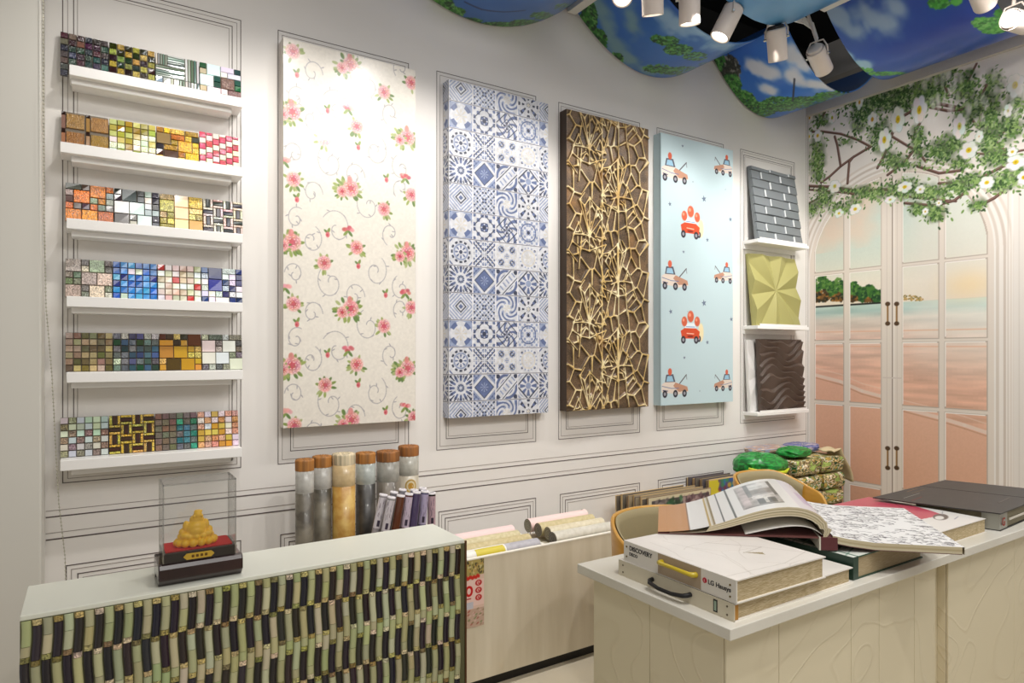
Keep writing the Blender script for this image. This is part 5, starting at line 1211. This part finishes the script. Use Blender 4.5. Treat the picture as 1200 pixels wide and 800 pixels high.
def blossom(px, py, rx, ry, cc=(222, 196, 40)):
    u, v = Q(px, py); k = qd(px, py); rx, ry = rx * k * .95, ry * k * .9
    o_ = rng.uniform(0, 1)
    for i in range(6):
        a = o_ + i * 1.05 + rng.uniform(-.15, .15); w_ = rng.uniform(.85, 1.15); q = jit((236, 238, 232), 8); pr.blob(u + math.cos(a) * rx * .56 * w_, v + math.sin(a) * ry * .58 * w_, rx * .44, ry * .36, q, 1, .3); pr.arc(u + math.cos(a) * rx * .56 * w_, v + math.sin(a) * ry * .58 * w_, rx * .4, a - 1.2, a + 1.2, .003, (190, 200, 186), .6, ry * .34)
    pr.blob(u, v, rx * .28, ry * .26, cc, 1, .4); pr.blob(u, v, rx * .12, ry * .1, (190, 150, 30), 1, .5)
for a in [(1036, 164, 8, 17), (1052, 140, 9, 19), (1077, 129, 9, 21), (1135, 176, 11, 13), (1124, 148, 8, 18, (206, 206, 110)), (1189, 100, 10, 18), (1190, 190, 11, 11), (1199, 208, 7, 10), (1060, 219, 9, 8), (1002, 245, 8, 8), (983, 250, 6, 6), (1156, 214, 9, 9), (978, 218, 8, 9, (210, 210, 110)), (1078, 222, 6, 6, (214, 210, 130)), (1043, 234, 7, 6, (204, 212, 130)), (1186, 178, 6, 7),
          (1022, 140, 6, 11, (206, 150, 40)), (958, 159, 6, 9, (222, 190, 60)), (1007, 120, 5, 10, (210, 160, 60)), (948, 138, 6, 9, (214, 170, 70)), (975, 138, 5, 9, (170, 180, 60)), (1147, 160, 5, 9, (240, 232, 220)), (1181, 130, 5, 10, (214, 214, 180)), (1084, 248, 4, 5, (220, 190, 80)), (1100, 238, 4, 4, (220, 200, 100)), (948, 160, 4, 8, (226, 200, 60))]:
    blossom(*a)
for k in range(50):
    px, py = rng.uniform(1080, 1199), rng.uniform(80, 140); u, v = Q(px, py); pr.blob(u, v, .012, .03, (236, 232, 228), .5, .8)
fade = np.clip((U - QX(1150)) / .2, 0, 1) * np.clip((V - 2.72) / .25, 0, 1)
pr.a = (pr.a * (1 - fade[..., None] * .6) + np.array((226, 222, 214.)) * fade[..., None] * .6).astype(np.float32)
o = flat_print('wall_mural', pr, (WX - .0015, WY - .002, .0), (0, -1, 0), (0, 0, 1), M['print_matt'])
tag(o, 'full-height printed mural of an arched glazed door, a pink seashore and flowering branches', 'mural')
struct('trim_14', MB().box((WX - .03, -1.4, MH), (WX, WY - .001, MH + .10)).box((WX - .018, -1.4, MH + .10), (WX, WY - .001, 3.25)), mat('cornice', (206, 200, 190), .6))

# ================================================================== SAGGING PRINTED CEILING PANELS
LOB = {'A': (1.00, 2.155, .24), 'B': (2.185, 3.255, .24), 'C': (3.285, 4.285, .275)}
ZT = 3.205
def lobe_z(x, l):
    a, b, s_ = LOB[l]; c_, h = (a + b) / 2, (b - a) / 2; return ZT - s_ * (1 - ((x - c_) / h) ** 2)
def onL(px, py, l):                    # photo pixel -> (x, y) on the underside of a lobe
    u = (px - 600) / F; best = None
    d = 1.0
    while d < 6:
        x, y, z = (FX + FY * u) * d, (FY - FX * u) * d, CH + (414 - py) / F * d
        a, b, _ = LOB[l]
        if a - .05 < x < b + .05 and z >= lobe_z(x, l): return x, y
        d += .004
    return None
FOL = [(36, 104, 34), (58, 132, 44), (24, 76, 30), (84, 156, 60), (110, 176, 90), (20, 56, 30)]
def lobe(l, y0, y1, name, label, paint, seed):
    a, b, _ = LOB[l]; p = Print(b - a, y1 - y0, 230, (60, 112, 190)); X, Y = p.U + a, p.V + y0
    n = fbm(p.H, p.W, 70, seed, 5); paint(p, n, X, Y, lambda px, py: (lambda q: None if q is None else (q[0] - a, q[1] - y0))(onL(px, py, l)))
    pos = np.stack([X, Y, lobe_z(X, l) + 0 * X], -1)
    o = print_mesh(name, pos, p.a, M['print_gloss']); so = o.modifiers.new('thickness', 'SOLIDIFY'); so.thickness = .008; so.offset = -1 if False else 1
    tag(o, label, 'ceiling panel', 'sagging sky-print ceiling panels'); return o
def trees(p, f, spots, sz=.022, cols=FOL):
    sz *= .55
    for px, py, rx, ry, n in spots:
        for k in range(int(n * 3)):
            a = rng.uniform(0, 6.28); r_ = math.sqrt(rng.random()); q = f(px + rx * r_ * math.cos(a), py + ry * r_ * math.sin(a))
            if q: l_ = rng.uniform(.5, 1.3) * sz; p.blob(q[0], q[1], l_, l_ * .6, rng.choice(cols), .9, .6, rng.uniform(0, 3))
def cloud(p, f, spots, col=(232, 238, 246)):
    for px, py, rx, ry, al in spots:
        for k in range(90):
            g_ = rng.gauss(0, .45); q = f(px + g_ * rx, py + rng.gauss(0, .4) * ry + g_ * ry * .5)
            if q: p.blob(q[0], q[1], rng.uniform(.008, .035), rng.uniform(.008, .028), col, al * rng.uniform(.2, .8), 1.2)
def pA(p, n, X, Y, f):
    p.a[:] = (56, 108, 180); p.a += ((n - .5)[..., None] * 40); trees(p, f, [(515, 5, 16, 8, 140), (530, 14, 14, 6, 100), (548, 25, 16, 4, 110), (585, 29, 26, 3, 130), (615, 26, 16, 3, 90), (635, 18, 14, 4, 70), (660, 8, 10, 4, 30)], .018)
    q = [f(545, 2), f(565, 11), (f(590, 14)), f(615, 12)]; q = [z for z in q if z]; p.line(q, .012, (30, 60, 110)) if len(q) > 1 else None
    pass
def pB(p, n, X, Y, f):
    p.a[:] = (58, 114, 196); p.a += ((n - .5)[..., None] * np.array((50, 50, 30.)))
    cloud(p, f, [(712, 30, 9, 26, .35), (725, 55, 12, 14, .35), (700, 10, 10, 10, .3), (740, 25, 8, 20, .25), (760, 82, 22, 7, .45), (735, 68, 12, 8, .4)], (120, 160, 176)); cloud(p, f, [(800, 32, 26, 14, .5), (850, 55, 30, 8, .5), (780, 20, 14, 12, .35), (830, 38, 20, 8, .4)], (150, 190, 226))
    trees(p, f, [(690, 22, 9, 22, 230), (702, 48, 8, 14, 120), (722, 70, 8, 8, 50)], .02); trees(p, f, [(783, 48, 12, 5, 90), (795, 58, 16, 6, 120), (815, 66, 14, 5, 60), (770, 45, 6, 4, 30), (800, 83, 30, 5, 200), (770, 80, 16, 5, 60), (840, 76, 22, 4, 50)], .018, FOL + [(90, 160, 110)])
def pC(p, n, X, Y, f):
    p.a[:] = (52, 122, 214); p.a += ((n - .5)[..., None] * np.array((50, 60, 40.)))
    cloud(p, f, [(885, 78, 12, 6, .5), (900, 85, 14, 6, .5), (930, 90, 12, 10, .4), (925, 62, 14, 10, .5), (940, 72, 12, 10, .5), (955, 98, 20, 5, .45), (975, 102, 18, 4, .4), (900, 105, 10, 5, .3)], (216, 220, 232))
    trees(p, f, [(855, 85, 12, 20, 240)], .018, [(30, 40, 26), (20, 26, 20), (60, 60, 50), (150, 150, 140)]); trees(p, f, [(842, 72, 7, 10, 60), (856, 100, 12, 14, 200), (870, 118, 16, 12, 240), (890, 128, 20, 9, 260), (915, 122, 22, 9, 280), (945, 120, 26, 7, 240), (980, 112, 26, 5, 160), (1010, 104, 20, 3, 90)], .018)
    q = [f(929, 118), f(931, 92)]; 
    if all(q): p.line(q, .01, (40, 40, 60))
def pB2(p, n, X, Y, f):
    p.a[:] = (88, 152, 206); p.a += ((n - .5)[..., None] * np.array((60, 50, 34.)))
def pC2(p, n, X, Y, f):
    t = np.clip((Y - 1.4) / .65, 0, 1)[..., None]; p.a[:] = (30, 64, 160); p.a = p.a * 1.0 + t * np.array((10, 22, 20.)) + ((n - .5)[..., None] * np.array((24, 30, 30.)))
    cloud(p, f, [(1020, 20, 20, 18, .4), (1040, 28, 16, 14, .25), (985, 20, 10, 8, .4), (975, 14, 8, 6, .3), (1050, 8, 14, 10, .2), (1000, 35, 14, 10, .2)], (150, 176, 206)); cloud(p, f, [(1010, 76, 10, 4, .5), (990, 66, 8, 4, .5)], (160, 200, 226))
    trees(p, f, [(1100, 3, 11, 5, 90), (1120, 1, 5, 3, 20), (1165, 30, 18, 9, 220), (1150, 26, 9, 5, 70), (1175, 15, 8, 5, 40), (1000, 82, 24, 3, 60), (1040, 86, 22, 2, 60)], .02, [(60, 150, 50), (90, 180, 80), (40, 110, 50), (120, 190, 100)])
def pP(p, n, X, Y, f): p.a[:] = (60, 120, 190); p.a += ((n - .5)[..., None] * 70)
lobe('A', 2.28, 2.79, 'sky_ceiling_panel', 'sagging blue sky ceiling panel with a low hedge edge, above the rose wallpaper', pA, 1)
lobe('B', 2.28, 2.79, 'sky_ceiling_panel', 'sagging sky ceiling panel with grey clouds and a floating green tree, above the gold web panel', pB, 2)
lobe('C', 2.28, 2.79, 'sky_ceiling_panel', 'sagging bright sky ceiling panel with white clouds over dense green trees, in the corner above the mural', pC, 3)
lobe('A', 1.36, 2.05, 'sky_ceiling_panel', 'blue sky ceiling panel nearer the viewer than the hedge-edged one', pP, 4)
lobe('B', 1.36, 2.05, 'sky_ceiling_panel', 'plain light blue ceiling panel above the hanging spotlights', pB2, 5)
lobe('C', 1.36, 2.05, 'sky_ceiling_panel', 'deep blue ceiling panel along the mural wall with bright green leaves', pC2, 6)
lobe('C', .45, 1.13, 'sky_ceiling_panel', 'blue ceiling panel nearest the viewer at the mural wall', pP, 7)
bm = mat('white ceiling batten', (226, 224, 218), .4)
for i, (x, y0, y1, lab) in enumerate(((2.17, 2.28, 2.79, 'white ceiling batten between the two left sky panels'), (3.27, 1.36, 2.05, 'white ceiling batten between the light blue and deep blue panels'))):
    o = MB().box((x - .027, y0, ZT - .035), (x + .027, y1, ZT + .0)).box((x - .012, y0, ZT), (x + .012, y1, 3.5)).build('ceiling_batten', bm); tag(o, lab, 'batten', 'white battens between the ceiling panels')
# ---- lamps
trk = mat('black track', (12, 12, 12), .4)
for i, y in enumerate((2.155, 1.245)):
    o = MB().box((1.0, y - .018, 3.30), (4.25, y + .018, 3.335)).box((1.2, y - .006, 3.335), (1.212, y + .006, 3.5)).box((4.0, y - .006, 3.335), (4.012, y + .006, 3.5)).build('lighting_track', trk); tag(o, 'black lighting track in the dark gap %s' % ('nearest the long wall' if i == 0 else 'nearer the viewer'), 'lighting track')
lw = mat('lamp white enamel', (226, 214, 204), .38); gl = mat('lamp glass', (255, 250, 240), .3, emit=((255, 246, 232), 9.0)); dk_ = mat('lamp vent', (60, 50, 46), .5); scr = M['metal']
def aim(o, d): o.rotation_euler = Vector(d).to_track_quat('-Z', 'Y').to_euler()
def spotlamp(label, back, front, track_y, L_=None, r=.047, power=60, cone=75, lit=True, target=None, vent=None):
    back, front = Vector(back), Vector(front); d = (front - back).normalized(); Lg = L_ or (front - back).length
    piv = back + d * Lg * .35
    t = thing('track_spotlight', label, 'spotlight', piv, 0, 'white cylindrical track spotlights')
    q = Vector((0, 0, -1)).rotation_difference(d); E = q.to_euler()
    B_ = -Lg * .35; F_ = Lg * .65
    def prt(mb, n, m): o = mb.build(n, m, t); o.rotation_euler = E; return o
    prt(MB().lathe([(r * .90, B_ and -(B_ + .018)), (r * .97, -(B_ + .012)), (r, -(B_ + .02)), (r, -(F_ - .004)), (r * .98, -F_), (r * .86, -F_), (r * .84, -(F_ - .02)), (r * .84, -(B_ + .03)), (0, -(B_ + .03))], 36), 'housing', lw)
    prt(MB().lathe([(r * .84, -B_ - .03), (r * .84, -B_ - .004), (r * .74, -B_), (0.0005, -B_)], 28), 'rear_vent', vent or dk_)
    prt(MB().lathe([(0.0005, -(F_ - .016)), (r * .5, -(F_ - .010)), (r * .85, -(F_ - .016))], 30), 'lens', gl)
    # yoke goes straight up to the track
    top = Vector((0, track_y - piv.y, 3.30 - piv.z)); side = d.cross(Vector((0, 0, 1)))
    side = side.normalized() if side.length > .05 else Vector((1, 0, 0)); hub = Vector((0, 0, .068)) - d * .012
    for s_ in (-1, 1):
        MB().tube([side * s_ * (r + .006), side * s_ * (r + .006) + Vector((0, 0, .03)) - d * .01, hub + side * s_ * r * .7, hub], .0042, 8).build('yoke_arm', lw, t)
        MB().tube([side * s_ * (r - .002), side * s_ * (r + .014)], .0062, 12).build('yoke_screw', scr, t)
    MB().tube([hub, hub + (top - hub) * .5, top], .008, 10).build('stem', lw, t); MB().box((top.x - .05, top.y - .014, top.z - .03), (top.x + .05, top.y + .014, top.z)).build('track_adapter', lw, t)
    if lit:
        l = bpy.data.lights.new('lamp_beam', 'SPOT'); l.energy = power; l.spot_size = R(cone); l.spot_blend = .7; l.shadow_soft_size = .03; l.color = (1, .955, .90)
        o = bpy.data.objects.new('lamp_beam', l); C.objects.link(o); o.location = back + d * (Lg + .012)
        dd = (Vector(target) - o.location) if target else d; aim(o, dd)
    return t
def L3D(px, py, Y): x, z = onY(px, py, Y); return (x, Y, z)
LP = 9
spotlamp('round glowing white spotlight turned to the viewer, leftmost of the lamps', PD(734, -22, 3.02), PD(727.5, 3, 2.90), 2.155, L_=.16, power=LP, target=(1.3, .6, 0))
spotlamp('white spotlight half cut by the top of the photo, second from left', L3D(764, -30, 2.06), L3D(765, 20, 2.10), 2.155, L_=.16, power=LP, target=(1.75, 2.8, 1.6))
spotlamp('white spotlight hanging straight down, third from left', L3D(808, -18, 2.05), L3D(808, 34, 2.08), 2.155, L_=.165, power=LP, target=(2.3, 2.8, 1.5))
spotlamp('white spotlight tilted left with a glowing rim, in front of the black gap', L3D(862, 6, 2.05), L3D(840, 50, 2.10), 2.155, L_=.17, power=LP, target=(2.0, 2.0, 0))
spotlamp('short white spotlight hanging straight down below the cable loop', L3D(909, 30, 2.04), L3D(912, 74, 2.08), 2.155, L_=.165, power=LP, target=(3.0, 2.8, 1.6))
spotlamp('white spotlight tilted right in front of the clouds, rightmost of the main row', L3D(954, 56, 2.05), L3D(970, 92, 2.08), 2.155, L_=.155, vent=lw, power=LP, target=(3.75, 2.8, 1.6))
def L3X(px, py, z): 
    u = (px - 600) / F; d = (z - CH) * F / (414 - py); return ((FX + FY * u) * d, (FY - FX * u) * d, z)
spotlamp('white spotlight at the top right corner, tilted down beside green leaves', PD(1144, -22, 2.86), PD(1158, 14, 2.98), 1.245, L_=.15, power=LP, target=(4.2, 2.0, 1.2))
spotlamp('white spotlight at the right edge of the photo, lying almost level', PD(1182, 22, 2.95), PD(1216, 32, 3.06), 1.245, L_=.15, vent=lw, power=LP, target=(3.2, 1.2, .7))
# cable loop
t = thing('cable_bundle', 'loose bundle of white cables looped between two hanging spotlights', 'cable', (0, 0, 0))
for k in range(5):
    o_ = k * 1.6
    pts = [L3D(899 + k, 30 + k * .4, 2.12), L3D(910, 24 + o_ * .6, 2.11), L3D(926, 18 + o_ * .9, 2.13), L3D(942, 20 + o_ * 1.2, 2.13), L3D(953, 27 + o_ * 1.3, 2.12), L3D(957 + k * .4, 40 + o_ * .7, 2.10), L3D(955, 52 + k, 2.08)]
    MB().tube(pts, .0034, 8).build('cable', bm, t)
pts = [L3D(926, 18, 2.13), L3D(930, 0, 2.15), (L3D(930, 0, 2.155)[0], 2.155, 3.30)]; MB().tube(pts, .0045, 8).build('cable', bm, t)

# ================================================================== BEAD CHAIN BY THE PILLAR
ch = [(L3D(50.5, -60, 2.585)[0], 2.585, 3.499), L3D(50.5, -60, 2.585), L3D(51, 100, 2.585), L3D(52, 260, 2.585), L3D(54, 360, 2.585), L3D(61, 440, 2.59), L3D(65, 520, 2.60), L3D(69, 590, 2.62), L3D(76, 650, 2.62), L3D(78, 700, 2.62)]
mb = MB(); cv = [Vector(p) for p in ch]
for a, b in zip(cv[:-1], cv[1:]):
    n = max(1, int((b - a).length / .012))
    for i in range(n):
        c_ = a.lerp(b, i / n); r_ = .0032
        vs = [c_ + Vector(v) * r_ for v in ((1, 0, 0), (-1, 0, 0), (0, 1, 0), (0, -1, 0), (0, 0, 1), (0, 0, -1))]
        mb.add(vs, [(0, 2, 4), (2, 1, 4), (1, 3, 4), (3, 0, 4), (2, 0, 5), (1, 2, 5), (3, 1, 5), (0, 3, 5)], smooth=True)
mb.tube(ch, .0008, 5)
o = mb.build('bead_chain', mat('nickel beads', (190, 188, 170), .3, .7)); tag(o, 'thin metal bead chain hanging beside the pillar, left of the mosaic shelves', 'chain')

# ================================================================== LIGHT
def beam(loc, tgt, e, cone=70, col=(1, .955, .90), soft=.04):
    l = bpy.data.lights.new('shop_spot', 'SPOT'); l.energy = e; l.spot_size = R(cone); l.spot_blend = .8; l.shadow_soft_size = soft; l.color = col
    o = bpy.data.objects.new('shop_spot', l); C.objects.link(o); o.location = loc; aim(o, Vector(tgt) - Vector(loc)); return o
for x, e in ((.12, 15), (.55, 17), (.98, 21), (1.5, 20), (2.05, 20), (2.6, 20), (3.15, 20), (3.7, 20)):
    beam((x + .25, 2.02, 2.86), (x, 2.8, 1.55), e, 92, soft=.03)
beam((1.35, 1.0, 2.85), (.95, 2.8, 1.75), 12, 60)
beam((.35, 1.2, 2.9), (.25, 2.8, 1.9), 8, 75)
beam((2.9, .9, 2.9), (4.3, 1.9, 1.5), 50, 95)
beam((3.3, 1.1, 2.9), (4.3, 2.4, 1.3), 24, 90)
beam((1.2, .35, 2.9), (1.5, 1.2, .8), 42, 95)
beam((2.5, .5, 2.9), (2.5, 1.1, .8), 34, 95)
beam((.3, .6, 2.9), (.5, 1.95, .7), 16, 80)
def area(loc, tgt, sx, sy, e, col=(1, .97, .93)):  # unseen area lamp, added as soft fill from above and behind the camera
    l = bpy.data.lights.new('fill_light', 'AREA'); l.shape = 'RECTANGLE'; l.size = sx; l.size_y = sy; l.energy = e; l.color = col
    o = bpy.data.objects.new('fill_light', l); C.objects.link(o); o.location = loc; aim(o, Vector(tgt) - Vector(loc))
area((.6, -.5, 3.3), (.9, 1.2, .6), 2.0, .9, 20)
area((2.6, -.5, 3.3), (2.6, 1.4, .6), 2.0, .9, 20)
w = bpy.data.worlds.new('shop'); bpy.context.scene.world = w; w.use_nodes = True
w.node_tree.nodes['Background'].inputs[0].default_value = (1, .93, .85, 1); w.node_tree.nodes['Background'].inputs[1].default_value = .30
sc = bpy.context.scene
sc.view_settings.view_transform = 'Standard'; sc.view_settings.look = 'None'; sc.view_settings.exposure = 0.34; sc.view_settings.gamma = 1.0; sc.view_settings.use_curve_mapping = False
sc.cycles.max_bounces = 6; sc.cycles.caustics_reflective = False; sc.cycles.caustics_refractive = False; sc.cycles.sample_clamp_indirect = 4
